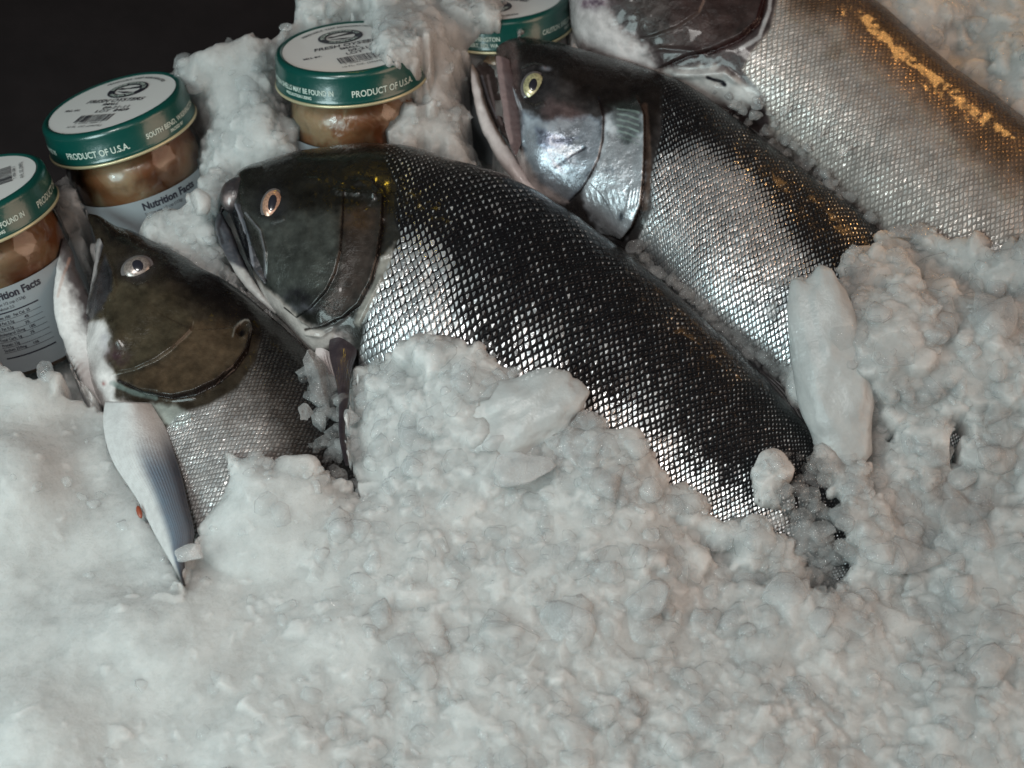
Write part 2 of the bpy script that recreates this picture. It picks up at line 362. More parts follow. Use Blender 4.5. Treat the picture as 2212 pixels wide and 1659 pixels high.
FISHV = []                          # for the ice height calculation
def make_fish(label, T, B, zc, ratio, feats, paints, scale_line, silver, back, flank, belly, base_dark, rows=46, jaw=None, cav=None, eye=None, dents=(), head_col=None, seed=0, hp=10, silpoly=(), nu=760, nv=420, metal=0.0, headmet=(), warm=0., edge_dark=.92):
    root_pt = P(*np.mean([T[len(T)//2], B[len(B)//2]], axis=0), 0.)
    root = empty('fish', root_pt); tag(root, label, 'fish', 'whole fish lying on the crushed ice')
    g = loft(T, B, zc, ratio, nu, nv, head_pts=hp, power=.92)
    V = g['V'].reshape(-1, 3); N = g['N'].reshape(-1, 3); px = proj(V); c = g['c'].ravel(); top = g['top'].ravel()
    D = feature_disp(px, feats)*np.where(top, 1, 0)*np.clip(N[:, 2]*2.5, 0, 1)
    D += (fbm(px[:, 0]/46, px[:, 1]/46, 3, seed)-.45)*.0016*top
    V = V+N*D[:, None]
    # scale field starts behind the gill cover
    d, s, t = pl_dist(px, scale_line); body = sstep(-3, 9, -s*d)
    q = np.repeat(g['q'], nv); body = np.where(q > .62, 1, body)*np.where(q < .1, 0, 1)
    nz = fbm(px[:, 0]/60, px[:, 1]/60, 3, seed+5)-.45
    # counter shading pigment: back, flank, belly
    cc = c+nz*.5
    col = np.array(back)*sstep(.25, .7, cc)[:, None]+np.array(flank)*(1-sstep(.25, .7, cc))[:, None]
    wb = sstep(silver-.05, silver-.6, cc)[:, None]; col = col*(1-wb)+np.array(belly)*wb
    if head_col is not None:
        hcol = np.array(head_col)*np.ones((len(px), 1)); wt = sstep(.35, .8, c+nz*.4)[:, None]; hcol = hcol*(1-wt)+np.array(back)*wt
        col = col*body[:, None]+hcol*(1-body)[:, None]
    col = paint(px, col, paints, seed)
    mott = 1+(1-body)*1.5*(fbm(px[:, 0]/30, px[:, 1]/22, 4, seed+11)-.47)+(1-body)*1.0*(fbm(px[:, 0]/9, px[:, 1]/9, 3, seed+17)-.45)
    mott = 1+(mott-1)*.62*np.where(col.mean(1) > .25, .25, 1.)
    col = np.clip(col*mott[:, None], .004, .9)*np.clip(.5+col*1.6, .5, 1)
    sil = sstep(silver+.45, silver-.30, c+nz*.7)
    for poly, soft, val in silpoly:
        w = sstep(-soft, soft, sdist(px, poly)+nz*soft); sil = sil*(1-w)+val*w
    met = np.zeros(len(px))+metal*sil*body
    for poly, soft, val in headmet:
        w = sstep(-soft, soft, sdist(px, poly)+(fbm(px[:, 0]/18, px[:, 1]/18, 4, 3)-.47)*soft*2.5); met = np.maximum(met, w*val)
    met *= top
    scl = body*base_dark*(1-edge_dark*sstep(.58, .90, c+nz*.35))
    uv = np.stack([np.repeat(g['u'], nv)*rows*.30, np.tile(g['arc']*rows, g['nu'])], -1)
    faces = grid_faces(g['nu'], nv, True)
    # end caps
    V = np.vstack([V, V[:nv].mean(0), V[-nv:].mean(0)]); n0 = len(V)-2
    j = np.arange(nv); j2 = (j+1) % nv; last = (g['nu']-1)*nv
    caps = np.concatenate([np.stack([j2, j, np.full(nv, n0)], -1), np.stack([last+j, last+j2, np.full(nv, n0+1)], -1)])
    ext = lambda a: np.concatenate([a, a[:1], a[-1:]])
    V0 = V-np.array(root_pt)
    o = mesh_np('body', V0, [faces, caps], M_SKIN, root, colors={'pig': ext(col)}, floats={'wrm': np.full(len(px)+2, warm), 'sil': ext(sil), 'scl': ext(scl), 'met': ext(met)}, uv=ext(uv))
    FISHV.append(V)
    Vt = V[:-2][top]; Nt = N[top]; pt = px[top]
    def surf(x, y):
        k = np.argmin((pt[:, 0]-x)**2+(pt[:, 1]-y)**2); return Vt[k], Nt[k]
    if eye:
        (ex, ey), rx, ry, rot, irc, pr, prot, pc = eye
        p0, n0_ = surf(ex, ey)
        m = 4022*1.0
        n_ = n0_*.75-FW*.6; n_ /= np.linalg.norm(n_)
        up_ = UP-n_*(UP@n_); up_ /= np.linalg.norm(up_); rt_ = np.cross(up_, n_)
        ca, sa = math.cos(rot), math.sin(rot)
        ax = rt_*ca+up_*sa; ay = -rt_*sa+up_*ca
        def dome(name, r0, r1, h0, hgt, mat, parent, off=(0, 0), sx=1., sy=1., lift=0., lo=(0, 0, 0)):
            nr, na = 14, 48; rr = np.linspace(0, 1, nr); aa = np.linspace(0, 2*math.pi, na, endpoint=False)
            A, Rr = np.meshgrid(aa, rr); X = (off[0]+sx*Rr*np.cos(A)); Y = (off[1]+sy*Rr*np.sin(A))
            Zh = lift+hgt*np.sqrt(np.clip(1-Rr**2*.92, 0, 1))
            VV = p0+ax*(X*rx/m)[..., None]+ay*(Y*ry/m)[..., None]+n_*Zh[..., None]
            return mesh_np(name, VV.reshape(-1, 3)-root_pt, grid_faces(nr, na, True), mat, parent)
        p0 = p0+n_*(.0012 if ex < 400 else 0.)
        e = dome('eye', 0, 1, 0, .0026, M_EYE, root, sx=1.26, sy=1.22, lift=-.0016)
        mi = NT('iris_skin'); nn = mi.noise(900, 3, .6, mi.obj())
        mi.set(Base_Color=mi.mix(mi.map(nn.outputs['Fac'], .35, .7), irc, tuple(v*.45 for v in irc)), Metallic=.35, Roughness=.3, Coat_Weight=.6, Coat_Roughness=.18)
        i_ = dome('iris', 0, 1, 0, .0026, mi.m, e, lift=.0)
        # dark ring between iris and skin, then pupil
        dome('pupil', 0, 1, 0, .0007, M_PUPIL, e, off=pc, sx=pr[0], sy=pr[1], lift=.0021)
    if jaw:
        for nm, Tj, Bj, zj, rj, cj, pj in jaw:
            gj = loft(Tj, Bj, zj, rj, 130, 90, head_pts=99, power=.9)
            VV = gj['V'].reshape(-1, 3); pp = proj(VV); NN = gj['N'].reshape(-1, 3)
            VV = VV+NN*((fbm(pp[:, 0]/16, pp[:, 1]/16, 3, 8)-.45)*.0012)[:, None]
            cj_ = paint(pp, np.array(cj)*np.ones((len(pp), 1)), pj, 3)
            n_v = 90; VV = np.vstack([VV, VV[:n_v].mean(0), VV[-n_v:].mean(0)]); k0 = len(VV)-2; jj = np.arange(n_v); jk = (jj+1) % n_v; la = 129*n_v
            cp = np.concatenate([np.stack([jk, jj, np.full(n_v, k0)], -1), np.stack([la+jj, la+jk, np.full(n_v, k0+1)], -1)])
            mesh_np(nm, VV-root_pt, [grid_faces(130, n_v, True), cp], M_JAW, root, colors={'pig': np.vstack([cj_, cj_[:1], cj_[-1:]])})
    return root, root_pt, surf
def make_fin(root, root_pt, Lp, Rp, z0, z1, col_fn, nrays=16, thick=.0012, arch=.006, name='pectoral_fin'):
    """fin blade between two traced edges, root end first"""
    n, m = 90, 70
    def res(p):
        p = np.array(p, float); x = np.concatenate([[0], np.cumsum(np.hypot(*np.diff(p, axis=0).T))]); return spline(x/x[-1], p, np.linspace(0, 1, n))
    A, Bp = res(Lp), res(Rp); s = np.linspace(0, 1, m)[None, :, None]; t = np.linspace(0, 1, n)[:, None]
    Q = A[:, None]*(1-s)+Bp[:, None]*s; ss = s[..., 0]*np.ones((n, 1)); tt = t*np.ones((1, m))
    z = z0+(z1-z0)*tt+arch*np.sin(math.pi*ss)*(1-.4*tt)
    ray = np.abs(np.sin(ss*math.pi*nrays))*.00045*sstep(.12, .4, tt)
    VT = P(Q[..., 0], Q[..., 1], z+ray); VB = VT-np.array([0, 0, thick])
    V = np.vstack([VT.reshape(-1, 3), VB.reshape(-1, 3)]); f = grid_faces(n, m); k = n*m
    rim = []
    idx = np.arange(n*m).reshape(n, m)
    for line in (idx[0], idx[:, -1], idx[-1][::-1], idx[::-1, 0]):
        rim.append(np.stack([line[:-1], line[:-1]+k, line[1:]+k, line[1:]], -1))
    c = col_fn(ss, tt).reshape(-1, 3)
    mesh_np(name, V-root_pt, [f, f[:, ::-1]+k, np.concatenate(rim)], M_FIN, root, colors={'pig': np.vstack([c, c])})
    FISHV.append(V)

DK = (.013, .013, .016); PALE = (.56, .50, .47); WHITE = (.66, .61, .58)

# ---- the middle fish (dark, chequered scales, copper eye ring)
T2 = [(474, 455)]+Z4((150, 395), (215, 300), (262, 236), (370, 190), (600, 130), (800, 95), (1150, 68), (1450, 90), (1650, 160))+[(1060, 375), (1200, 443), (1350, 548), (1500, 672), (1640, 805), (1750, 930), (1850, 1050), (1960, 1180)]
B2 = [(478, 462)]+Z4((172, 480), (222, 575), (268, 700), (345, 900), (470, 1150), (560, 1245), (740, 1440))+[(745, 790), (830, 860), (900, 915), (990, 975), (1110, 1020), (1260, 1090), (1420, 1160), (1570, 1220), (1720, 1250), (1880, 1290)]
gill2 = Z4((960, 330), (948, 560), (935, 760), (900, 900), (840, 1020), (740, 1130), (640, 1195), (560, 1130))
oper2 = Z4((1130, 260), (1215, 400), (1210, 600), (1180, 800), (1140, 960), (1060, 1110), (960, 1190), (840, 1240), (700, 1275))
feats2 = [('step', gill2, .0016, 26, 1), ('step', oper2, .0036, 42, 1),
          ('ridge', Z4((230, 440), (290, 560), (330, 700), (330, 860)), .0016, 4), ('ridge', Z4((300, 500), (400, 620), (432, 760), (432, 960)), .0012, 4),
          ('ridge', Z4((190, 560), (230, 680), (310, 740)), .0014, 5), ('ridge', Z4((150, 540), (180, 700), (260, 830)), -.0026, 6),
          ('ridge', Z4((270, 560), (300, 720), (320, 860)), -.0018, 4), ('blob', Z4((185, 415))[0], .0022, 13, 12), ('blob', Z4((250, 520))[0], -.002, 14, 10),
          ('ridge', Z4((250, 250), (330, 210), (420, 200)), .001, 8), ('blob', Z4((478, 437))[0], -.0012, 30, 38), ('ridge', Z4((380, 520), (470, 560), (570, 530)), .0008, 6),
          ('ridge', Z4((870, 350), (1000, 370), (1180, 400)), .0018, 6), ('ridge', Z4((1170, 330), (1225, 430), (1210, 560)), .0012, 5),
          ('blob', Z4((1060, 300))[0], .0012, 20, 7), ('blob', Z4((1150, 410))[0], .0018, 12, 9), ('blob', Z4((740, 280))[0], .001, 18, 6),
          ('ridge', Z4((640, 1195), (760, 1260), (900, 1230), (1000, 1170)), .0014, 4), ('ridge', Z4((680, 1300), (800, 1320), (900, 1260)), .001, 4),
          ('ridge', Z4((1180, 800), (1250, 780), (1290, 740)), .0010, 5), ('ridge', Z4((1040, 1250), (1120, 1090), (1220, 900)), .0012, 5)]
_r = np.random.default_rng(3)
feats2 += [('blob', Z4((_r.uniform(900, 1210), _r.uniform(240, 500)))[0], _r.uniform(-.0006, .0009), _r.uniform(3, 7), _r.uniform(2, 4)) for _ in range(46)]+[('blob', Z4((_r.uniform(680, 860), _r.uniform(240, 440)))[0], _r.uniform(-.0004, .0006), 4, 3) for _ in range(14)]
paints2 = [('poly', Z4((240, 180), (900, 60), (1300, 40), (1400, 250), (1250, 480), (900, 520), (660, 500), (300, 330)), 22, (.018, .017, .014), .9),
           ('poly', Z4((940, 500), (1200, 480), (1180, 800), (1120, 1000), (880, 1200), (900, 900)), 22, (.085, .064, .056), .6),
           ('poly', Z4((330, 520), (930, 500), (920, 800), (860, 980), (640, 1190), (450, 980), (430, 700)), 16, (.080, .085, .078), .85),
           ('blob', Z4((1040, 560))[0], (44, 30), (.08, .048, .026), .45),
           ('poly', Z4((100, 480), (240, 480), (330, 640), (330, 880), (280, 880), (160, 760)), 7, (.022, .024, .032), .9),
           ('poly', Z4((200, 850), (270, 890), (330, 880), (420, 980), (520, 1060), (700, 1230), (900, 1270), (860, 1380), (740, 1450), (560, 1260), (340, 1050)), 7, (.50, .45, .42), .85),
           ('poly', Z4((720, 1240), (900, 1210), (1000, 1170), (960, 1260), (840, 1310)), 5, (.12, .12, .12), .7),
           ('poly', Z4((1190, 820), (1290, 700), (1270, 900), (1130, 1150), (1060, 1260), (1010, 1240)), 6, (.30, .29, .27), .8),
           ('line', gill2, 2.2, (.012, .012, .012), .9), ('line', oper2, 3.6, (.016, .013, .012), .9),
           ('line', Z4((230, 440), (290, 560), (330, 700), (330, 860)), 3.2, (.16, .17, .19), .8), ('line', Z4((300, 500), (400, 620), (432, 760), (432, 960)), 2.6, (.17, .17, .18), .75),
           ('line', Z4((190, 560), (230, 680), (310, 740)), 3.2, (.12, .14, .16), .8),
           ('poly', Z4((150, 470), (230, 478), (300, 620), (335, 760), (335, 870), (270, 790), (190, 560)), 4, (.008, .008, .010), .9), ('blob', Z4((640, 1060))[0], (34, 22), (.035, .032, .04), .55),  # first poly: shade of the notch between snout and lower jaw, painted black
           ('blob', Z4((700, 1130))[0], (28, 10), (.16, .16, .18), .5), ('blob', Z4((478, 437))[0], (34, 42), (.03, .03, .035), .7),
           ('blob', Z4((930, 1340))[0], (24, 22), (.45, .40, .39), .6)]
scale2 = Z4((1180, -60), (1215, 60), (1240, 200), (1300, 330), (1290, 560), (1330, 650), (1270, 790), (1200, 960), (1130, 1110), (1090, 1260), (1060, 1450), (1000, 1800))
r2 = [.6, .62, .62, .62, .6, .58, .57, .56, .55, .55, .54, .54, .54, .54, .54, .54, .54, .54]
f2, rp2, surf2 = make_fish('dark whole fish in the centre with copper ringed eye and chequered black and silver scales', T2, B2, .043, r2, feats2, paints2, scale2, -.50,
    (.012, .012, .013), (.016, .016, .018), (.30, .31, .31), 1.0, rows=58, head_col=(.032, .032, .029), seed=2, hp=10,
    eye=(Z4((478, 437))[0], 20.5, 32, R(-8), (.50, .29, .20), (.46, .60), 0, (.05, .02)),
    jaw=[('lower_jaw', Z4((150, 505), (196, 590), (238, 690), (290, 810), (350, 930), (420, 1040), (500, 1120)), Z4((116, 512), (100, 600), (136, 712), (200, 842), (300, 995), (410, 1100), (505, 1178)), .041, .8, (.040, .042, .050), [('poly', Z4((180, 830), (300, 870), (420, 1000), (560, 1120), (560, 1250), (380, 1120), (230, 960)), 6, (.42, .39, .37), .9), ('line', Z4((150, 505), (196, 590), (238, 690), (290, 810), (330, 880)), 7, (.010, .010, .012), .9), ('line', Z4((150, 520), (120, 600), (150, 700)), 4, (.015, .015, .018), .9)]),  # inner edge painted near black as the shade of the mouth gap
         ('maxilla', Z4((285, 450), (380, 555), (430, 680), (440, 830), (434, 968)), Z4((225, 440), (285, 600), (322, 720), (345, 850), (422, 964)), .058, .34, (.030, .031, .036), [('line', Z4((230, 450), (290, 600), (330, 720), (350, 850)), 5, (.15, .15, .17), .8)]),
         ('snout_tip', Z4((126, 402), (162, 322), (238, 268), (345, 268)), Z4((136, 430), (176, 492), (242, 496), (335, 430)), .050, .80, (.022, .020, .022), [('blob', Z4((190, 415))[0], (12, 12), (.32, .25, .24), .9)])],
    silpoly=[(Z4((1300, 640), (1450, 600), (1700, 800), (1659, 1500), (1000, 1500), (1080, 1200), (1200, 900)), 34, .95), ([(560, 300), (1100, 300), (1250, 480), (1000, 400), (830, 390)], 22, .12), ([(1690, 780), (1700, 1000), (1720, 1200), (2200, 1400), (2200, 800)], 20, .0)],
    headmet=[(Z4((560, 980), (760, 1000), (860, 1080), (900, 1180), (680, 1230)), 14, .4), (Z4((560, 600), (860, 620), (900, 800), (800, 1000), (520, 960), (470, 760)), 20, .25)])
fin2L = Z8((640, 150), (618, 240), (650, 450), (690, 660), (700, 1000), (745, 1190))
fin2R = Z8((760, 160), (835, 270), (800, 420), (772, 650), (745, 850), (775, 1190))
make_fin(f2, rp2, fin2L, fin2R, .054, .073, lambda s, t: np.stack([.022+.0*s, .016+0*s, .020+0*s], -1), 9, arch=.003)
fin2b = Z8((520, 260), (510, 330), (560, 430), (600, 500), (620, 560))
fin2c = Z8((625, 240), (630, 330), (655, 450), (672, 540), (680, 595))
make_fin(f2, rp2, fin2b, fin2c, .046, .046, lambda s, t: np.stack([.52+0*s, .46+0*s, .45+0*s], -1), 5, arch=.002)

make_fin(f2, rp2, [(1590, 775), (1650, 850), (1700, 925), (1740, 990)], [(1612, 770), (1705, 825), (1752, 888), (1764, 990)], .046, .046, lambda s, t: np.stack([.012+0*s, .012+0*s, .013+0*s], -1), 9, arch=.002, name='dorsal_fin')

# ---- the upper middle fish (yellow eye, silver gill cover, open mouth)
T3 = Z5((292, 205), (322, 178), (385, 172), (460, 177), (545, 192), (650, 218), (780, 246), (900, 282), (1060, 328), (1250, 378), (1400, 430), (1530, 490))+[(1632, 296), (1743, 380), (1859, 467), (1960, 580), (2050, 700), (2130, 820)]
B3 = Z5((292, 235), (303, 330), (325, 450), (345, 600), (368, 740), (405, 900), (455, 1050), (540, 1190), (720, 1290), (900, 1400), (1100, 1540), (1290, 1660))+[(1480, 690), (1585, 780), (1700, 870), (1810, 950), (1930, 1010), (2060, 1040)]
gill3 = Z5((985, 560), (1020, 700), (1015, 850), (985, 980), (930, 1090), (870, 1180), (790, 1255))
oper3 = Z5((1240, 560), (1290, 700), (1292, 900), (1285, 1100), (1270, 1280), (1210, 1420), (1140, 1500), (1000, 1480))
feats3 = [('step', gill3, .0018, 30, 1), ('step', oper3, .0042, 46, 1),
          ('ridge', Z5((400, 430), (440, 560), (480, 700), (480, 860), (440, 960)), .0014, 4), ('ridge', Z5((430, 500), (465, 620), (490, 720)), -.0014, 3.5),
          ('blob', Z5((556, 482))[0], -.0010, 30, 36), ('ridge', Z5((470, 380), (560, 350), (640, 370)), .0012, 5), ('ridge', Z5((480, 590), (560, 630), (640, 600)), .0010, 5),
          ('ridge', Z5((700, 1030), (790, 960), (900, 900)), -.0004, 9)]
feats3 += [('ridge', Z5((1110, 640+i*38), (1180, 660+i*38), (1250, 690+i*40)), .0008, 2.2) for i in range(0)]
feats3 += [('ridge', Z5((900+i*34, 1190-i*4), (925+i*36, 1300-i*6)), .0002, 1.6) for i in range(8)]
feats3 += [('ridge', Z5((1270-i*22, 1130+i*8), (1250-i*24, 1270+i*10), (1180-i*20, 1390+i*6)), .0006, 2.0) for i in range(4)]
paints3 = [('poly', Z5((560, 180), (1500, 420), (1400, 700), (1330, 900), (1230, 620), (1000, 640), (700, 420), (440, 330), (300, 200)), 20, (.020, .016, .014), .92),
           ('poly', Z5((300, 190), (440, 190), (460, 420), (480, 860), (430, 960), (350, 740), (310, 420)), 8, (.125, .085, .080), .8),
           ('poly', Z5((640, 560), (860, 640), (960, 760), (820, 830), (600, 740)), 14, (.16, .12, .12), .7),
           ('poly', Z5((480, 660), (640, 720), (880, 700), (1010, 720), (1000, 950), (860, 1180), (760, 1250), (560, 1130), (480, 960)), 12, (.38, .42, .47), .9),
           ('poly', Z5((560, 760), (760, 820), (880, 820), (740, 900), (600, 900)), 14, (.10, .10, .14), .6),
           ('poly', Z5((1030, 700), (1090, 640), (1290, 700), (1290, 1250), (1150, 1500), (990, 1470), (870, 1200), (990, 1000)), 9, (.58, .62, .66), .92),
           ('poly', Z5((1060, 620), (1240, 560), (1290, 800), (1180, 900), (1090, 800)), 12, (.045, .055, .05), .75),
           ('poly', Z5((405, 900), (480, 900), (520, 1000), (600, 1130), (780, 1260), (620, 1260), (480, 1150)), 8, (.56, .48, .46), .9),
           ('line', gill3, 1.8, (.02, .02, .025), .9), ('line', oper3, 4.2, (.045, .035, .03), .9),
           ('line', Z5((700, 1030), (790, 960), (900, 900)), 4, (.05, .05, .06), .8),
           ('line', Z5((1290, 620), (1310, 800), (1320, 1100), (1290, 1300)), 8, (.14, .10, .08), .7),
           ('line', Z5((385, 470), (430, 540), (470, 640)), 4, (.42, .44, .47), .7), ('blob', Z5((556, 482))[0], (33, 38), (.022, .02, .022), .8),
           ('blob', Z5((640, 370))[0], (11, 5), (.20, .2, .22), .8), ('blob', Z5((1140, 1350))[0], (9, 13), (.14, .15, .17), .7), ('blob', Z5((1060, 1050))[0], (22, 6), (.25, .28, .32), .6)]
paints3 += [('line', Z5((1110, 640+i*38), (1180, 660+i*38), (1250, 690+i*40)), 2.4, (.30, .36, .34), .6) for i in range(6)]
scale3 = Z5((1380, 300), (1375, 430), (1400, 520), (1400, 800), (1330, 1100), (1340, 1300), (1250, 1500), (1150, 1700))
lj3T = Z5((150, 345), (185, 400), (215, 500), (250, 620), (310, 760), (370, 860), (440, 980), (560, 1150), (640, 1230))
lj3B = Z5((142, 352), (138, 430), (152, 560), (188, 720), (250, 860), (330, 1000), (420, 1110), (520, 1200), (620, 1255))
mo3T = Z5((300, 340), (320, 440), (340, 560), (360, 690), (400, 800), (450, 900))
mo3B = Z5((165, 352), (185, 430), (215, 530), (255, 640), (310, 760), (380, 850))
r3 = [.62]*8+[.56]*10
f3, rp3, surf3 = make_fish('fish with yellow eye, open mouth and shiny silver gill cover behind the central one', T3, B3, .032, r3, feats3, paints3, scale3, -.40,
    (.012, .012, .013), (.020, .020, .022), (.34, .36, .36), 1.0, rows=66, head_col=(.06, .055, .055), seed=5, hp=11,
    eye=(Z5((556, 482))[0], 24, 31, R(-12), (.52, .48, .27), (.42, .50), 0, (-.05, -.02)),
    jaw=[('lower_jaw', lj3T, lj3B, .031, .75, (.62, .54, .52), [('line', lj3T[:6], 9, (.16, .10, .07), .85)]),
         ('mouth', mo3T, mo3B, .020, .4, (.05, .035, .032), [('line', Z5((250, 420), (270, 520), (300, 640), (345, 740)), 3, (.25, .2, .2), .7), ('line', Z5((210, 420), (250, 560), (310, 700)), 2.5, (.22, .22, .25), .7)]),
         ('maxilla', Z5((395, 320), (440, 500), (476, 620), (486, 760), (470, 880), (436, 952)), Z5((305, 290), (320, 450), (342, 600), (358, 720), (388, 850), (426, 947)), .048, .32, (.10, .07, .07), [('line', Z5((320, 300), (345, 480), (370, 660), (400, 860)), 8, (.24, .17, .165), .8)])],
    silpoly=[(Z5((1330, 1000), (1659, 900), (2000, 1000), (2600, 1900), (2700, 3000), (1400, 1900), (1200, 1500)), 40, .96)],
    headmet=[(Z5((1040, 800), (1290, 850), (1290, 1250), (1150, 1500), (990, 1470), (870, 1200), (990, 1000)), 8, .55), (Z5((480, 760), (640, 820), (880, 700), (1010, 760), (1000, 950), (860, 1180), (760, 1240), (560, 1110), (480, 960)), 12, .5)])

# ---- the top right fish, head cut by the picture edge, warm pinkish flank
T4 = [(1225, -235), (1270, -262), (1360, -260), (1470, -225), (1590, -165), (1700, -90), (1831, -4), (1929, 55), (2012, 130), (2114, 208), (2212, 282), (2330, 390), (2450, 520), (2560, 690)]
B4 = [(1218, -215), (1214, -120), (1222, 0), (1238, 85), (1290, 140), (1400, 190), (1520, 235), (1640, 300), (1740, 385), (1840, 490), (1950, 610), (2070, 730), (2220, 820), (2420, 880)]
oper4 = [(1655, -60), (1652, 0), (1640, 48), (1600, 82), (1540, 108), (1480, 122), (1412, 153)]
gill4 = Z6((740, -40), (700, 60), (600, 130), (480, 170), (400, 180))
feats4 = [('step', oper4, .0040, 46, -1 if False else 1), ('step', gill4, .0016, 26, 1),
          ('ridge', Z6((410, 260), (520, 225), (640, 235), (740, 250)), .0012, 5), ('ridge', Z6((560, 345), (700, 350), (820, 340), (900, 400)), .0022, 8), ('blob', Z6((790, 385))[0], -.003, 12, 6)]
paints4 = [('poly', [(1218, -250), (1225, 0), (1235, 90), (1280, 120), (1420, 160), (1400, 100), (1330, 60), (1310, 0), (1270, -120)], 16, (.64, .58, .57), .95),
           ('poly', [(1290, -260), (1310, -20), (1350, 10), (1400, 90), (1440, 105), (1600, 82), (1650, 20), (1660, -60), (1560, -220)], 10, (.075, .062, .058), .92),
           ('poly', Z6((560, -40), (990, -40), (980, 80), (860, 170), (700, 230), (560, 200)), 14, (.075, .045, .042), .6),
           ('blob', Z6((200, 20))[0], (34, 16), (.13, .09, .12), .8), ('line', gill4, 2, (.16, .14, .135), .5),
           ('line', [(1655, -60), (1650, 0), (1638, 50), (1598, 86), (1540, 112), (1480, 126), (1418, 153)], 6.5, (.035, .010, .010), .95),
           ('line', [(1668, -60), (1662, 20), (1640, 80), (1600, 105)], 5, (.50, .48, .48), .8),
           ('poly', Z6((500, 330), (760, 310), (900, 380), (1000, 460), (900, 520), (600, 420)), 12, (.62, .60, .58), .85),
           ('line', Z6((745, 362), (780, 378), (815, 398)), 5.5, (.012, .012, .02), .98)]
scale4 = [(1672, -200), (1675, 0), (1662, 60), (1620, 110), (1600, 150), (1640, 200), (1660, 260), (1640, 400)]
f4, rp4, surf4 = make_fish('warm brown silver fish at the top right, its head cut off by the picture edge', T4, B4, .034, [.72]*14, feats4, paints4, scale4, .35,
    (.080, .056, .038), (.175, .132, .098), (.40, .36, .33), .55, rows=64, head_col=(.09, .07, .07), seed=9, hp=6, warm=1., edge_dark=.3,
    silpoly=[([(1680, 20), (1850, -20), (2300, 260), (2300, 500), (1900, 300)], 60, .30), ([(1700, 250), (1900, 300), (2300, 560), (2200, 800), (1850, 520)], 50, .55)])

# ---- the bottom left fish, head up, jaws open, blue grey fin
T1 = [(189, 461), (215, 466), (254, 488), (290, 500), (331, 521), (375, 543), (420, 569), (459, 593), (500, 613), (560, 660), (640, 729), (720, 815), (790, 920), (850, 1060), (890, 1220), (920, 1370)]
B1 = [(191, 474), (203, 508), (208, 545), (204, 600), (194, 650), (188, 702), (186, 770), (203, 862), (232, 905), (268, 965), (300, 1040), (335, 1130), (380, 1235), (450, 1340), (580, 1420), (740, 1470)]
pre1 = Z3((690, 430), (680, 470), (600, 550), (520, 605), (440, 640), (330, 660))
oper1 = Z3((930, 400), (945, 460), (925, 560), (870, 640), (790, 700), (700, 745), (600, 765), (480, 745), (360, 690))
feats1 = [('step', pre1, .0018, 28, 1), ('step', oper1, .0040, 48, 1),
          ('ridge', Z9((570, 600), (540, 760), (520, 960), (490, 1150), (470, 1380)), .0018, 5), ('ridge', Z9((650, 720), (720, 900), (740, 1060), (680, 1200)), .0010, 4),
          ('ridge', Z9((640, 780), (690, 960), (680, 1120)), -.0012, 4), ('blob', Z9((940, 880))[0], -.0010, 34, 28), ('ridge', Z9((820, 1000), (940, 1060), (1060, 1020)), .0008, 5),
          ('ridge', Z3((360, 700), (480, 750), (600, 775), (720, 760)), .0012, 3), ('ridge', Z3((380, 690), (460, 735), (560, 750)), -.0014, 3),
          ('ridge', Z3((862, 505), (872, 470), (890, 440), (915, 425), (935, 435), (945, 462), (935, 492), (912, 512), (885, 520)), .0012, 4), ('blob', Z3((900, 475))[0], -.003, 9, 14), ('blob', Z3((350, 500))[0], .0018, 14, 20),
          ('ridge', Z3((600, 880), (660, 870), (690, 850)), .0014, 4)]
paints1 = [('poly', [(186, 455), (300, 500), (520, 610), (680, 760), (560, 720), (420, 640), (330, 560), (240, 520)], 22, (.014, .011, .010), .95),
           ('poly', Z3((330, 230), (600, 300), (690, 430), (600, 550), (440, 640), (330, 655), (240, 420)), 14, (.080, .066, .044), .8),
           ('poly', Z3((690, 430), (930, 440), (900, 600), (760, 720), (600, 760), (380, 690), (560, 600)), 16, (.115, .082, .052), .65),
           ('poly', [(186, 700), (225, 690), (240, 730), (225, 770), (250, 810), (246, 860), (300, 880), (250, 920), (200, 880), (180, 800)], 9, (.62, .59, .575), .95),
           ('blob', Z3((345, 580))[0], (26, 24), (.075, .045, .05), .85), ('blob', Z3((300, 520))[0], (14, 26), (.42, .40, .42), .6),
           ('blob', Z3((295, 700))[0], (5, 6), (.22, .05, .04), .8), ('line', pre1, 1.6, (.18, .16, .13), .5), ('line', oper1, 4.5, (.016, .011, .010), .95),
           ('line', Z3((330, 700), (420, 740), (520, 765)), 7, (.16, .20, .19), .6),
           ('line', Z9((580, 620), (560, 760), (540, 950), (490, 1130), (470, 1300)), 5, (.26, .25, .25), .85),
           ('poly', Z9((640, 760), (700, 900), (700, 1080), (620, 1280), (480, 1380), (500, 1180), (560, 950)), 5, (.050, .050, .056), .9),
           ('blob', Z9((940, 880))[0], (32, 27), (.12, .11, .12), .6), ('line', Z3((862, 505), (872, 470), (890, 440), (915, 425), (935, 435), (945, 462), (935, 492)), 2.6, (.24, .23, .21), .7),
           ('blob', Z3((905, 480))[0], (6, 12), (.01, .01, .012), .95), ('poly', Z3((500, 790), (620, 800), (700, 850), (620, 900), (560, 880)), 7, (.36, .38, .36), .7)]
scale1 = Z3((1000, 250), (1000, 420), (960, 600), (880, 720), (760, 790), (620, 830), (560, 900), (500, 1100), (400, 1500))
lj1T = [(142, 514), (155, 540), (166, 578), (182, 612), (197, 650), (212, 700), (232, 750), (246, 800), (262, 850), (270, 880)]
lj1B = [(131, 518), (126, 552), (119, 606), (116, 645), (118, 680), (132, 730), (146, 765), (160, 800), (185, 850), (210, 880)]
r1 = [.62]*8+[.56]*8
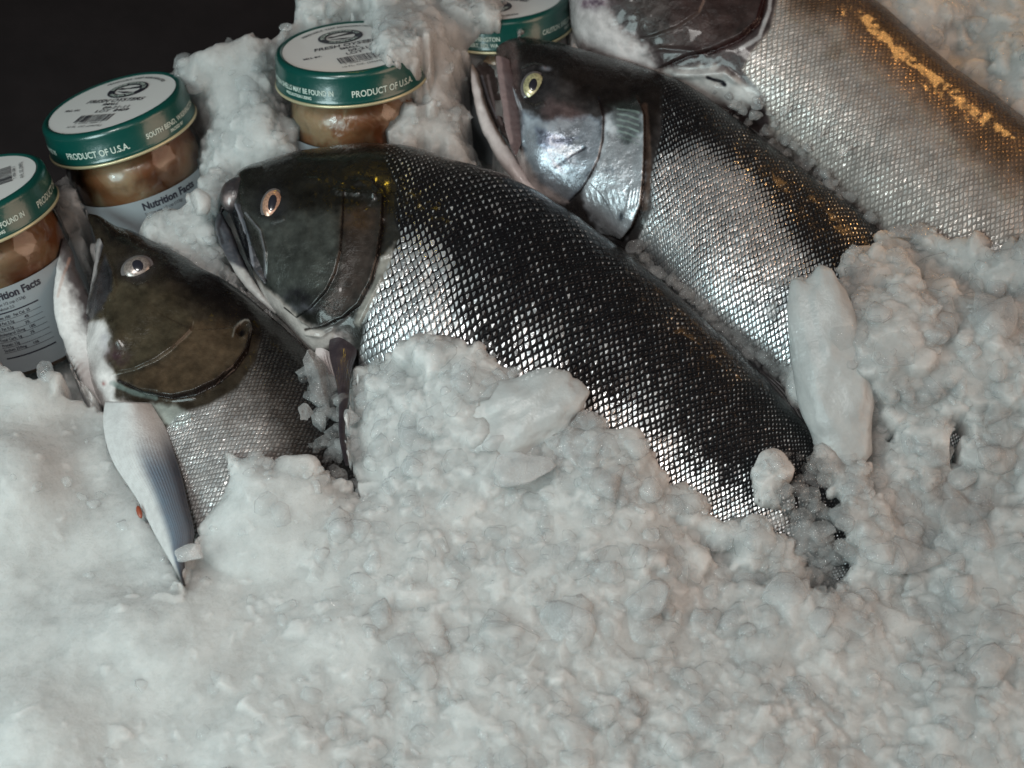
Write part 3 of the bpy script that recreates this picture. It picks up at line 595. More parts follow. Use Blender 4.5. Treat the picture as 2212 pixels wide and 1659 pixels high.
f1, rp1, surf1 = make_fish('dark headed fish at the left with gaping white lower jaw and long blue grey fin', T1, B1, .034, r1, feats1, paints1, scale1, .45,
    (.014, .012, .011), (.085, .072, .062), (.34, .32, .31), .75, rows=76, head_col=(.045, .036, .026), seed=13, hp=9, warm=.9,
    eye=(Z9((945, 880))[0], 29, 24, R(28), (.26, .22, .20), (.42, .58), 0, (.10, 0)),
    jaw=[('lower_jaw', lj1T, lj1B, .034, .72, (.64, .61, .595), [('line', lj1T[:6], 40, (.03, .018, .018), .93), ('blob', lj1T[0], (26, 30), (.012, .01, .01), .95), ('line', [(150, 560), (135, 600), (125, 640)], 4, (.40, .22, .16), .4)]),
         ('maxilla', Z9((660, 740), (705, 900), (722, 1040), (690, 1180), (600, 1290), (480, 1392)), Z9((590, 600), (545, 780), (522, 960), (492, 1130), (470, 1300), (462, 1396)), .040, .34, (.026, .026, .030), [('line', Z9((590, 600), (545, 780), (522, 960), (492, 1130), (470, 1300)), 9, (.26, .24, .235), .9)])],
    silpoly=[([(560, 640), (700, 760), (720, 1000), (560, 1000), (575, 800)], 16, .35), ([(340, 900), (560, 1000), (560, 1200), (350, 1200)], 40, .7), ([(400, 820), (560, 760), (575, 900), (560, 980), (420, 960)], 25, .5)])
fin1L = Z3((300, 780), (290, 850), (296, 925), (336, 1052), (432, 1200), (512, 1355), (588, 1490), (640, 1590))
fin1R = Z3((505, 785), (560, 880), (600, 990), (640, 1120), (672, 1260), (690, 1390), (655, 1480), (655, 1590))
def fin1c(s, t):
    w = sstep(.27, .52, s+.25*(t-.45))*sstep(.12, .40, t); d = sstep(.78, .96, s+.02)*sstep(.05, .4, t); e = sstep(.86, 1, t)
    st = .82+.30*np.abs(np.sin(s*60)); a = np.array((.46, .46, .455)); b = np.array((.095, .125, .16)); k = np.array((.03, .034, .045)); dd = np.array((.012, .008, .008))
    c = a*(1-w[..., None])+b*(w*st)[..., None]; c = c*(1-d[..., None])+k*d[..., None]; return c*(1-e[..., None])+dd*e[..., None]
make_fin(f1, rp1, fin1L, fin1R, .058, .074, fin1c, 20, arch=.010, thick=.002)

# ------------------------------------------------------------------ jars
M_LID = mat_simple('green_enamel', (.002, .050, .041), .28, .0, .35, .12, 500)
M_LABEL = mat_simple('lid_paper', (.66, .66, .64), .5, 0, .15)
M_RIM = mat_simple('lid_rim_lacquer', (.50, .45, .28), .3, .4)
M_INK = mat_simple('black_ink', (.02, .02, .03), .5)
M_WINK = mat_simple('white_ink', (.50, .58, .52), .5)
t = NT('jar_glass'); tr = t.n('ShaderNodeBsdfTransparent'); tr.inputs[0].default_value = (.93, .95, .94, 1); gl = t.n('ShaderNodeBsdfGlossy'); gl.inputs['Roughness'].default_value = .06
fr = t.n('ShaderNodeFresnel'); fr.inputs[0].default_value = 1.45; mx_ = t.n('ShaderNodeMixShader'); t.link(fr.outputs[0], mx_.inputs[0]); t.link(tr.outputs[0], mx_.inputs[1]); t.link(gl.outputs[0], mx_.inputs[2])
t.link(mx_.outputs[0], t.t.nodes['Material Output'].inputs[0]); M_GLASS = t.m
t = NT('oyster_meat'); nz = t.noise(38, 3, .5, t.obj(), .8); n2 = t.noise(120, 4, .6, t.obj())
c = t.mix(t.map(nz.outputs['Fac'], .38, .62), (.20, .078, .032), (.31, .20, .12)); c = t.mix(t.map(n2.outputs['Fac'], .5, .75, 0, .6), c, (.10, .05, .025))
t.set(Base_Color=c, Roughness=.3, Subsurface_Weight=.3, Subsurface_Scale=.004, Coat_Weight=.15, Normal=t.bump(nz.outputs['Fac'], .6, .004)); M_OYS = t.m
M_PAPER = mat_simple('jar_paper', (.22, .245, .26), .55, 0, .2)

def lathe(prof, n=96):
    prof = np.array(prof, float); a = np.linspace(0, 2*math.pi, n, endpoint=False)
    V = np.stack([prof[:, 0:1]*np.cos(a), prof[:, 0:1]*np.sin(a), prof[:, 1:2]*np.ones(n)], -1).reshape(-1, 3)
    return V, grid_faces(len(prof), n, True)
def text_mesh(txt, size, align='CENTER', shear=0., xs=1., bold=0.):
    cu = bpy.data.curves.new('t', 'FONT'); cu.body = txt; cu.size = size; cu.align_x = align; cu.shear = shear; cu.offset = bold; cu.resolution_u = 3
    o = bpy.data.objects.new('t', cu); SC.collection.objects.link(o)
    dg = bpy.context.evaluated_depsgraph_get(); me = bpy.data.meshes.new_from_object(o.evaluated_get(dg))
    V = np.zeros(len(me.vertices)*3, np.float32); me.vertices.foreach_get('co', V); V = V.reshape(-1, 3).astype(float)
    me.calc_loop_triangles(); Fc = np.zeros(len(me.loop_triangles)*3, np.int32); me.loop_triangles.foreach_get('vertices', Fc)
    bpy.data.objects.remove(o); bpy.data.curves.remove(cu); bpy.data.meshes.remove(me)
    V[:, 0] *= xs; return V, Fc.reshape(-1, 3)
class Bag:
    def __init__(s): s.V = []; s.F = []; s.n = 0
    def add(s, V, Fc):
        V = np.asarray(V, float); s.V.append(V); s.F.append(np.asarray(Fc)+s.n); s.n += len(V)
    def quad(s, x0, y0, x1, y1, z=0.):
        s.add([(x0, y0, z), (x1, y0, z), (x1, y1, z), (x0, y1, z)], [(0, 1, 2), (0, 2, 3)])
    def out(s): return np.vstack(s.V), np.vstack(s.F)
def lid_print(lot):
    b = Bag(); z = .00025
    def tx(s, x, y, size, **k):
        V, f = text_mesh(s, size, **k); V[:, 0] += x; V[:, 1] += y; V[:, 2] = z; b.add(V, f)
    def arc(s, r, size, a0, ccw=False, oval=1., cy=0., xs=1., bold=0., zz=z):
        V, f = text_mesh(s, size, xs=xs, bold=bold)
        if ccw: ang = a0+V[:, 0]/r; rr = r-V[:, 1]
        else: ang = a0-V[:, 0]/r; rr = r+V[:, 1]
        b.add(np.stack([rr*np.cos(ang), rr*np.sin(ang)*oval+cy, np.full(len(V), zz)], -1), f)
    arc('PERISHABLE  KEEP REFRIGERATED', .0315, .0030, math.pi/2, xs=.95, bold=.00005)
    # oval badge: black ring with letters left open is drawn as ring + white letters in another bag
    a = np.linspace(0, 2*math.pi, 61)
    def ring(rx0, ry0, rx1, ry1, cy):
        V = [(rx0*math.cos(t), cy+ry0*math.sin(t), z) for t in a]+[(rx1*math.cos(t), cy+ry1*math.sin(t), z) for t in a]; n = len(a)
        b.add(V, [f for i in range(n-1) for f in ((i, i+1, n+i+1), (i, n+i+1, n+i))])
    cy = .0170; ring(.0085, .0062, .0132, .0105, cy)
    # landscape inside the badge
    def fan(pts): b.add([(x, y+cy, z) for x, y in pts], [(0, i, i+1) for i in range(1, len(pts)-1)])
    fan([(-.0078, .0008), (-.0030, .0004), (.0020, .0018), (.0082, .0012), (.0078, .0034), (.0060, .0040), (.0035, .0024), (-.001, .0016), (-.0060, .0028)])
    fan([(-.0075, -.0014), (.0002, -.0048), (.0062, -.0040), (.0020, -.0028), (-.0020, -.0026)])
    tx('FRESH OYSTERS', 0, .0012, .0058, shear=.25, xs=.98, bold=.00009); tx('SMALL', 0, -.0030, .0040, bold=.00010)
    tx('SELL BY:', -.0235, -.0085, .0030, bold=.00008); tx('09-21-11', .0075, -.0080, .0048, xs=1.1, bold=.00005); tx('LOT  '+lot, .0070, -.0122, .0048, xs=1.1, bold=.00005)
    random.seed(5); x = -.0115
    while x < .0125:
        w = random.choice((.0002, .0003, .0003, .0006, .0008)); b.quad(x, -.0240, x+w, -.0150, z); x += w+random.choice((.0003, .0003, .0005, .0007))
    tx('7  47094 10084  5', 0, -.0263, .0026); tx('10 FL. OZ. (296ML)', 0, -.0305, .0031)
    wb = Bag()
    def warc(s, rx, ry, size, a0, ccw):
        V, f = text_mesh(s, size, bold=.00008); r = (rx+ry)/2
        ang = a0+V[:, 0]/r if ccw else a0-V[:, 0]/r; dr = -V[:, 1] if ccw else V[:, 1]
        wb.add(np.stack([(rx+dr)*np.cos(ang), cy+(ry+dr)*np.sin(ang), np.full(len(V), z*2)], -1), f)
    warc('EKONE OYSTER CO.', .0096, .0072, .0030, math.pi/2, False); warc('WILLAPA BAY', .0121, .0094, .0030, -math.pi/2, True)
    return b.out(), wb.out()
LIDR, LIDH, JH = .0428, .0190, .108
LID_TEX = None
JARV = []
def make_jar(label, cpx, cpy, zt, ratio, phi, textdir, bandspin, papspin, lot):
    # axis of the jar from the look of its lid, in the bed frame
    th = math.acos(ratio); n = RT*(-math.sin(phi)*math.sin(th))+UP*(math.cos(phi)*math.sin(th))-FW*math.cos(th); n /= np.linalg.norm(n)
    Ct = P(cpx, cpy, zt)
    ref = RT-n*(RT@n); ref /= np.linalg.norm(ref); ref2 = np.cross(n, ref)
    best = min(np.linspace(0, 2*math.pi, 721), key=lambda s: abs(((lambda d: math.atan2(-(d[1]), d[0]))(proj(Ct+(ref*math.cos(s)+ref2*math.sin(s))*.01)-proj(Ct))-textdir+math.pi) % (2*math.pi)-math.pi))
    X = ref*math.cos(best)+ref2*math.sin(best); Y = np.cross(n, X)
    base = Ct-n*JH
    Mx = Matrix([[X[i], Y[i], n[i], base[i]] for i in range(3)]+[[0, 0, 0, 1]])
    root = empty('oyster_jar'); tag(root, label, 'jar', 'green lidded jars of oysters'); root.matrix_world = Mx
    z0 = JH-LIDH; r = LIDR
    V, f = lathe([(.0002, JH-.0006), (r-.0046, JH-.0006), (r-.0043, JH-.0002), (r-.0036, JH+.0004), (r-.0022, JH), (r-.0008, JH-.0012), (r-.0003, JH-.003), (r-.0006, JH-.0068), (r, JH-.0082), (r, z0+.0035), (r+.0006, z0+.0022), (r+.0009, z0+.0012), (r-.001, z0+.0006), (r-.003, z0+.003)])
    lid = mesh_np('lid', V, f, M_LID, root); tag(lid)
    a = np.linspace(0, 2*math.pi, 96, endpoint=False)
    V, f = lathe([(r-.0004, z0+.0008), (r+.0010, z0+.0011), (r+.0014, z0+.0003), (r+.0011, z0-.0007), (r-.0006, z0-.0009), (r-.0022, z0-.0002)]); mesh_np('rim', V, f, M_RIM, lid)
    V, f = lathe([(.0001, JH-.0003), (r-.0050, JH-.0003), (r-.0049, JH-.0005)]); disc = mesh_np('lid_label', V, f, M_LABEL, lid, smooth=False)
    (bv, bf), (wv, wf) = lid_print(lot); bv[:, 2] += JH-.0002; wv[:, 2] += JH-.0002
    mesh_np('lid_printing', bv, bf, M_INK, lid, smooth=False); mesh_np('badge_lettering', wv, wf, M_WINK, lid, smooth=False)
    bb = Bag()
    def band(s, ang, y, size, xs=.82):
        V, f = text_mesh(s, size, xs=xs, bold=.00008); al = ang+V[:, 0]/(r+.0002); bb.add(np.stack([(r+.00025)*np.cos(al), (r+.00025)*np.sin(al), z0+y+V[:, 1]], -1), f)
    def flush():
        v_, f_ = bb.out(); mesh_np('band_lettering', v_, f_, M_WINK, lid, smooth=False); bb.V = []; bb.F = []; bb.n = 0
    # band words read around the lid; bandspin = where PRODUCT OF U.S.A. sits
    band('PRODUCT OF U.S.A.', bandspin, .0052, .0054); flush(); band('SOUTH BEND, WASHINGTON', bandspin+1.25, .0064, .0042); band('PACKED BY', bandspin+1.2, .0030, .0026); flush()
    band('CAUTION: SHELLS MAY BE FOUND IN', bandspin-1.32, .0064, .0044, .72); band('PRECAUTION USING', bandspin-1.25, .0032, .0026); flush()
    band('WASHINGTON', bandspin+3.47, .0072, .0038); band('CERT. NO. WA', bandspin+3.47, .0034, .0034); flush()
    rg = .0395
    V, f = lathe([(.0001, .0015), (rg-.006, .0010), (rg-.0015, .0030), (rg, .0075), (rg, z0-.016), (rg-.0008, z0-.010), (rg-.0030, z0-.004), (rg-.0022, z0+.003)])
    mesh_np('glass_body', V, f, M_GLASS, root)
    nn = 90; prof = np.array([(.0001, .0045)]+[(rg-.0050, .0052)]+[(rg-.0012, z) for z in np.linspace(.009, z0-.016, 60)]+[(rg-.0045, z0-.004), (.0001, z0-.002)])
    V, f = lathe(prof, 120); an = np.arctan2(V[:, 1], V[:, 0]); k = fbm(an*2.2+5, V[:, 2]*75, 3, 4)+.35*fbm(an*6, V[:, 2]*190, 3, 6)
    rr = np.hypot(V[:, 0], V[:, 1]); sc_ = 1-.07*np.clip(k-.35, 0, 1)*sstep(.01, .03, rr); V[:, :2] *= sc_[:, None]
    mesh_np('oysters', V, f, M_OYS, root)
    # paper label round the lower part, open at the back
    al = np.linspace(papspin-2.2, papspin+2.2, 80); zz = np.array([.010, z0-.027]); Rr = rg+.0003
    Vp = np.array([(Rr*math.cos(q), Rr*math.sin(q), z) for z in zz for q in al]); pap = mesh_np('paper_label', Vp, grid_faces(2, 80), M_PAPER, root)
    pb = Bag(); Rq = Rr+.0002
    def wrap(V): q = papspin+V[:, 0]/Rq; return np.stack([Rq*np.cos(q), Rq*np.sin(q), V[:, 1]], -1)
    def pt(s, x, y, size, bold=0., al='LEFT'):
        V, f = text_mesh(s, size, al, bold=bold, xs=.9); V[:, 0] += x; V[:, 1] += y; pb.add(wrap(V), f)
    def bar(x0, x1, y0, y1):
        n_ = 10; xs_ = np.linspace(x0, x1, n_); V = np.array([(x, y, 0) for y in (y0, y1) for x in xs_]); q = grid_faces(2, n_); pb.add(wrap(V), np.vstack([q[:, :3], q[:, [0, 2, 3]]]))
    tz = z0-.0335
    pt('Nutrition Facts', -.013, tz, .0062, .00022); pt('Serving size 1/2 cup (123g)', -.013, tz-.0034, .0024); pt('Servings about 2.5', -.013, tz-.0062, .0024)
    bar(-.013, .016, tz-.0082, tz-.0074)
    rows_ = ['Calories 100   Fat Cal. 25', 'Total Fat 2.5g          4%', 'Sat. Fat 0.5g           3%', 'Cholesterol 55mg    18%', 'Total Carb. 5g        2%', 'Protein 12g', 'Sodium 250mg      10%']
    for i, s_ in enumerate(rows_):
        y = tz-.0112-i*.0033; pt(s_, -.0125, y, .0024, .00003); bar(-.013, .016, y-.0008, y-.0006)
    bar(-.013, .016, tz-.0356, tz-.0348)
    v_, f_ = pb.out(); mesh_np('label_printing', v_, f_, M_INK, pap, smooth=False)
    R3 = np.array([X, Y, n]).T
    a2 = np.linspace(0, 2*math.pi, 100)
    pts = [np.array([q*math.cos(w), q*math.sin(w), z]) for z in np.linspace(z0, JH, 8) for q in np.linspace(0, r, 16) for w in a2]+[np.array([rg*math.cos(w), rg*math.sin(w), z]) for z in np.linspace(0, z0, 40) for w in a2]
    FISHV.append(np.array(pts)@R3.T+base); return root
GR = math.pi
make_jar('oyster jar cut by the left picture edge, its lid print turned sideways', -66, 405, .060, .503, R(16), R(93), R(256), R(178), '8409')
make_jar('tilted oyster jar with its whole round lid showing, just above the leftmost fish', 242, 222, .048, .503, R(16.3), R(4), R(-75), R(-38), '8409')
make_jar('oyster jar whose lid is half buried under a heap of ice', 753, 100, .066, .52, R(3.7), R(10.5), R(-79), R(-60), '1108')
make_jar('oyster jar at the top edge behind the yellow eyed fish, its lid print upside down', 1080, -8, .030, .53, R(4), R(176), R(256), R(120), '8409')

# ------------------------------------------------------------------ ice
VIS = dict(
 jar0=[(-400, 250), (20, 306), (85, 335), (116, 390), (116, 500), (106, 528), (110, 640), (114, 795), (60, 802), (0, 772), (-400, 640)],
 gap01=[(104, 590), (120, 560), (118, 640), (128, 705), (152, 770), (192, 872), (150, 845), (108, 800)],
 jarA=[(90, 240), (150, 168), (290, 132), (355, 143), (404, 200), (418, 240), (409, 290), (425, 360), (425, 395), (396, 430), (330, 455), (290, 500), (215, 463), (190, 465), (160, 410), (138, 378), (98, 335)],
 fish1=[(186, 455), (215, 458), (300, 503), (380, 538), (460, 588), (520, 625), (640, 722), (676, 766), (655, 800), (652, 867), (633, 911), (574, 921), (569, 974), (520, 989), (472, 984), (492, 1023), (481, 1072), (433, 1126), (420, 1172), (384, 1186), (392, 1225), (402, 1262), (378, 1214), (341, 1144), (303, 1067), (257, 997), (238, 935), (233, 900), (212, 872), (160, 781), (130, 712), (115, 657), (117, 608), (118, 520), (140, 490), (165, 470)],
 fish2=[(468, 420), (513, 371), (552, 355), (627, 335), (692, 324), (806, 315), (904, 322), (969, 345), (1060, 371), (1130, 401), (1200, 439), (1270, 486), (1350, 544), (1430, 606), (1500, 668), (1570, 726), (1640, 796), (1670, 812), (1742, 880), (1760, 987), (1690, 985), (1640, 985), (1622, 1030), (1650, 1085), (1692, 1098), (1685, 1125), (1640, 1120), (1600, 1128), (1570, 1135), (1530, 1105), (1545, 1080), (1515, 1062), (1450, 1048), (1422, 1010), (1412, 965), (1375, 948), (1320, 928), (1300, 908), (1250, 888), (1240, 858), (1212, 832), (1180, 812), (1130, 818), (1080, 790), (1058, 765), (1040, 735), (1000, 745), (960, 726), (915, 722), (880, 742), (835, 778), (790, 785), (768, 800), (758, 850), (748, 905), (758, 975), (748, 1008), (732, 960), (722, 850), (700, 800), (673, 770), (640, 736), (612, 706), (583, 674), (537, 636), (498, 576), (464, 498)],
 fish3=[(1003, 150), (1010, 105), (1050, 76), (1118, 80), (1232, 104), (1363, 140), (1477, 186), (1581, 248), (1632, 294), (1697, 341), (1743, 378), (1804, 424), (1859, 465), (1900, 505), (1874, 547), (1826, 541), (1812, 572), (1822, 603), (1790, 640), (1748, 600), (1712, 600), (1702, 640), (1728, 730), (1742, 792), (1680, 792), (1560, 708), (1450, 610), (1346, 522), (1168, 444), (1092, 388), (1024, 265)],
 fish4=[(1225, -300), (1232, 83), (1268, 112), (1410, 155), (1477, 190), (1560, 215), (1620, 240), (1665, 290), (1712, 330), (1760, 385), (1830, 430), (1870, 480), (1908, 503), (1960, 488), (2060, 512), (2118, 520), (2150, 548), (2190, 525), (2225, 500), (2400, 560), (2420, 480), (2212, 280), (2160, 239), (2114, 206), (2067, 169), (2012, 128), (1966, 90), (1929, 52), (1882, 26), (1831, -8), (1700, -120), (1500, -300)],
 jar2=[(596, 150), (606, 88), (660, 43), (770, 18), (776, 50), (770, 100), (796, 135), (802, 165), (845, 168), (893, 146), (886, 190), (860, 205), (818, 240), (828, 268), (790, 266), (760, 282), (735, 300), (715, 335), (655, 330), (640, 270), (618, 210)],
 jar3=[(1100, -130), (1106, 10), (1118, 45), (1142, 58), (1110, 72), (1074, 84), (1160, 118), (1236, 130), (1236, -130)],
 jar3b=[(1036, 92), (1078, 90), (1070, 165), (1014, 150), (1022, 128)],
 tail=[(1690, 980), (1762, 985), (1800, 1012), (1788, 1060), (1838, 1092), (1828, 1160), (1846, 1212), (1800, 1268), (1758, 1255), (1722, 1180), (1660, 1130), (1690, 1100)],
 cleft=[(650, 800), (700, 785), (748, 870), (758, 1000), (788, 1072), (756, 1060), (700, 1012), (640, 1004), (588, 1004), (566, 975), (575, 922), (633, 911), (652, 867)],
 hole=[(1690, 830), (1745, 880), (1762, 987), (1700, 987)],
 hole2=[(1735, 1060), (1752, 1062), (1745, 1085), (1725, 1110), (1722, 1085)], hole3=[(1775, 1030), (1782, 1028), (1784, 1050), (1778, 1052)], hole4=[(1912, 915), (1945, 905), (1942, 950), (1920, 945)],
 hole5=[(2058, 880), (2088, 890), (2098, 940), (2080, 960), (2090, 990), (2060, 1005)], hole6=[(1800, 1195), (1825, 1200), (1812, 1230), (1795, 1225)], hole7=[(1768, 1250), (1785, 1255), (1786, 1275), (1770, 1268)], hole8=[(768, 1045), (776, 1042), (788, 1072), (778, 1076)],
 hole9=[(740, 985), (760, 990), (762, 1018), (748, 1010)])
BGP = [(-4000, -3000), (640, -3000), (622, 0), (565, 45), (542, 38), (520, 45), (490, 62), (455, 70), (400, 92), (345, 96), (318, 118), (300, 132), (290, 170), (100, 330), (40, 350), (-4000, 420)]
CTRL = [(0, 1000, .082), (0, 1659, .098), (-200, 850, .075), (600, 1659, .088), (1100, 1659, .084), (1600, 1659, .080), (2212, 1659, .080), (300, 1400, .084), (800, 1200, .076), (800, 1450, .080), (1300, 1200, .078), (1300, 950, .085), (1000, 850, .088), (1750, 1330, .070), (2212, 1200, .072), (1930, 700, .092), (2150, 750, .088), (2100, 950, .070), (1900, 1080, .060), (2100, 1050, .050), (1760, 1040, .035), (1770, 1170, .042), (1700, 1180, .045), (250, 1000, .058), (330, 1180, .066), (190, 890, .052), (120, 860, .062), (60, 830, .070),
        (700, 860, .050), (680, 960, .050), (620, 980, .058), (850, 900, .075), (1450, 585, .018), (1600, 730, .028), (1300, 500, .018), (1560, 240, .040), (1640, 290, .036), (1740, 370, .034), (1800, 430, .040), (1860, 480, .05),
        (460, 200, .046), (430, 260, .030), (450, 330, .038), (450, 110, .060), (340, 130, .056), (450, 400, .050), (520, 560, .030), (430, 520, .036), (400, 460, .046), (600, 60, .060), (560, 250, .052), (700, 320, .052), (950, 250, .045), (1000, 40, .058), (900, 40, .078), (860, 130, .074), (980, 100, .060), (1080, 30, .036), (1030, 70, .040), (1010, 110, .036), (860, 250, .055), (970, 320, .045), (1080, 380, .020), (1000, 200, .036), (960, 180, .050), (2000, 0, .062), (2212, 100, .070), (2150, 150, .045), (2060, 110, .040), (1900, -30, .055), (150, 400, .036), (140, 480, .028), (165, 560, -.002), (165, 500, .004), (120, 720, .002), (2300, 400, .05), (2212, 600, .07)]
GX0, GX1, GY0, GY1, GS = -.345, .40, -.300, .345, .00062
nx, ny = int((GX1-GX0)/GS), int((GY1-GY0)/GS)
gx = GX0+np.arange(nx)*GS; gy = GY0+np.arange(ny)*GS
XX, YY = np.meshgrid(gx, gy, indexing='ij')
# heights of what lies in the ice, on a coarser raster
cs = .002; mx, my = int((GX1-GX0)/cs)+2, int((GY1-GY0)/cs)+2; HF = np.full((mx, my), -.02)
for V in FISHV:
    i = np.floor((V[:, 0]-GX0)/cs).astype(int); j = np.floor((V[:, 1]-GY0)/cs).astype(int); ok = (i >= 0) & (i < mx) & (j >= 0) & (j < my)
    np.maximum.at(HF, (i[ok], j[ok]), V[ok, 2])
for _ in range(2):
    Hn = HF.copy()
    for dx, dy in ((1, 0), (-1, 0), (0, 1), (0, -1)):
        s_ = np.roll(HF, (dx, dy), (0, 1)); Hn = np.where((HF < -.01) & (s_ > -.01), s_*.999, Hn)
    HF = Hn
fi = (XX-GX0)/cs-.5; fj = (YY-GY0)/cs-.5; i0 = np.clip(np.floor(fi).astype(int), 0, mx-2); j0 = np.clip(np.floor(fj).astype(int), 0, my-2); a = np.clip(fi-i0, 0, 1); b = np.clip(fj-j0, 0, 1)
hf = (HF[i0, j0]*(1-a)+HF[i0+1, j0]*a)*(1-b)+(HF[i0, j0+1]*(1-a)+HF[i0+1, j0+1]*a)*b
cp = np.array(CTRL); cw = P(cp[:, 0], cp[:, 1], cp[:, 2])
step = 8; Xs, Ys = XX[::step, ::step], YY[::step, ::step]; num = np.zeros(Xs.shape); den = np.zeros(Xs.shape)
for k in range(len(cp)):
    w = 1/(((Xs-cw[k, 0])**2+(Ys-cw[k, 1])**2)+.00012)**1.7; num += w*cp[k, 2]; den += w
Bs = num/den
def upsample(A, f, shape):
    ii = np.arange(shape[0])/f; jj = np.arange(shape[1])/f; i0 = np.minimum(ii.astype(int), A.shape[0]-2); j0 = np.minimum(jj.astype(int), A.shape[1]-2)
    a = (ii-i0)[:, None]; b = (jj-j0)[None]
    return (A[i0][:, j0]*(1-a)+A[i0+1][:, j0]*a)*(1-b)+(A[i0][:, j0+1]*(1-a)+A[i0+1][:, j0+1]*a)*b
base_h = upsample(Bs, step, XX.shape)
# how lumpy the surface is: the fine packed snow lies in the lower left
c0 = P(110, 1230, .08); smooth_w = np.exp(-(((XX-c0[0])/.13)**2+((YY-c0[1])/.15)**2)**1.5)
lump = 1-.93*smooth_w
pbk = proj(np.stack([XX, YY, base_h], -1).reshape(-1, 3))[:, 1].reshape(XX.shape); lump = lump*(.52+.48*sstep(330, 520, pbk)*1.+.48*(XX > .17)*(1-sstep(330, 520, pbk))*.5)
relief = .007*(fbm(XX*24, YY*24, 3, 2)-.45)+.0019*(fbm(XX*160, YY*160, 3, 3)-.45)+.0006*(fbm(XX*520, YY*520, 3, 7)-.45)
LIFT = [[(-600, 1500), (300, 1320), (400, 1270), (440, 1150), (480, 1000), (600, 850), (700, 770), (900, 650), (1100, 700), (1400, 900), (1620, 980), (1750, 1000), (1745, 850), (1690, 700), (1690, 590), (1800, 520), (1900, 465), (2100, 465), (2400, 480), (2500, 2200), (-600, 2200)],
        [(770, -300), (765, 60), (790, 180), (900, 240), (1050, 200), (1130, 80), (1110, -300)]]
def lift_of(pp): return np.max([sstep(-12, 12, sdist(pp, L_)) for L_ in LIFT], axis=0)
lf = lift_of(proj(np.stack([XX, YY, base_h], -1).reshape(-1, 3))).reshape(XX.shape)
hfl = np.where(lf > .02, hf*lf+(1-lf)*base_h, -.05); hfl = np.where(hf < -.01, -.05, hfl)
cand = np.maximum(base_h+relief, np.minimum(hfl+.004, base_h+.045)+.5*relief)
# candidate height decides what it would hide
q2 = proj(np.stack([XX, YY, cand], -1).reshape(-1, 3))
q3 = q2+(fbm(XX*220, YY*220, 3, 31).reshape(-1, 1)-.45)*np.array([26., -22.])+(fbm(XX*70, YY*70, 2, 33).reshape(-1, 1)-.45)*np.array([-16., 24.])
vis = np.full(len(q2), -1e9)
for k, poly in VIS.items():
    pa = np.array(poly); lo, hi = pa.min(0)-90, pa.max(0)+90; m = np.where(np.all((q3 > lo) & (q3 < hi), axis=1))[0]
    w_ = q2[m] if k.startswith('hole') else q3[m]
    vis[m] = np.maximum(vis[m], sdist(w_, pa))
vis = vis.reshape(XX.shape)
bgd = sdist(q3, BGP).reshape(XX.shape)
out = -vis                                  # pixels outside the visible regions
tck = .011*np.sqrt(np.clip(1-(1-np.clip(out/60, 0, 1))**2, 0, 1))
Hc = np.maximum(base_h+relief*sstep(0, 14, out), np.minimum(hfl, base_h+.05)+tck+.6*relief*sstep(4, 40, out)+.0005)
# an open front (no fish under it) falls away over the last millimetres
Hc = np.where(out > 0, Hc, np.minimum(hf-.012, base_h*.6-.004))
pb_ = proj(np.stack([XX, YY, Hc], -1).reshape(-1, 3)); back_ = (sstep(430, 330, pb_[:, 1])*sstep(1130, 1090, pb_[:, 0])).reshape(XX.shape)
Hc = Hc-.020*back_*(1-sstep(0, 75, out))**2*(out > 0)
edge = sstep(0, 9, out); Hc = np.where((out > 0) & (hf < Hc-.012), Hc-(1-edge)*.010, Hc)
def ice_stamps(Hm, rr, n, lo, hi, dens):
    # worn lumps of ice pressed into the surface: dome cut by a few tilted facets, highest one wins
    cxs = rr.uniform(GX0+.01, GX1-.01, n*4); cys = rr.uniform(GY0+.01, GY1-.01, n*4)
    ci = ((cxs-GX0)/GS).astype(int); cj = ((cys-GY0)/GS).astype(int); o = out[ci, cj]; L = lump[ci, cj]; h = Hm[ci, cj].copy()
    rad = lo+(hi-lo)*rr.random(n*4)**1.8; ok = (o > np.minimum(rad*4022*.45, 26)+2) & (bgd[ci, cj] < -12) & (rr.random(n*4) < dens(L, o)); idx = np.where(ok)[0][:n]
    for k in idx:
        r = rad[k]; m = int(r*1.5/GS)+1; a0, a1, b0, b1 = max(ci[k]-m, 0), min(ci[k]+m+1, nx), max(cj[k]-m, 0), min(cj[k]+m+1, ny)
        X = XX[a0:a1, b0:b1]-cxs[k]; Y = YY[a0:a1, b0:b1]-cys[k]; t = rr.uniform(0, math.pi); el = rr.uniform(.62, 1.); u = X*math.cos(t)+Y*math.sin(t); v = (-X*math.sin(t)+Y*math.cos(t))/el
        a_ = np.arctan2(v, u); wob = 1+.10*np.sin(a_*2+rr.uniform(0, 6))+.07*np.sin(a_*3+rr.uniform(0, 6))+.05*np.sin(a_*5+rr.uniform(0, 6))
        rho = np.hypot(u, v)/(r*wob); hz = r*rr.uniform(.42, .68); z = np.where(rho < 1, np.sqrt(np.clip(1-rho**2.4, 0, 1))*hz, -1)
        for _ in range(3):
            g = rr.normal(0, .45, 2); z = np.minimum(z, hz*rr.uniform(.55, .9)+X*g[0]+Y*g[1])
        z = z+h[k]-hz*rr.uniform(.35, .75); z = np.where(rho < 1, z, -1)
        Hm[a0:a1, b0:b1] = np.maximum(Hm[a0:a1, b0:b1], z)
    return Hm
rs = np.random.default_rng(21)
Hc = ice_stamps(Hc, rs, 1500, .007, .015, lambda L, o: .9*L**3)
Hc = ice_stamps(Hc, rs, 5200, .0035, .0085, lambda L, o: .9*L**2+.01)
Hc = ice_stamps(Hc, rs, 4500, .0016, .0040, lambda L, o: .85*L+.05)
Hb = Hc.copy()
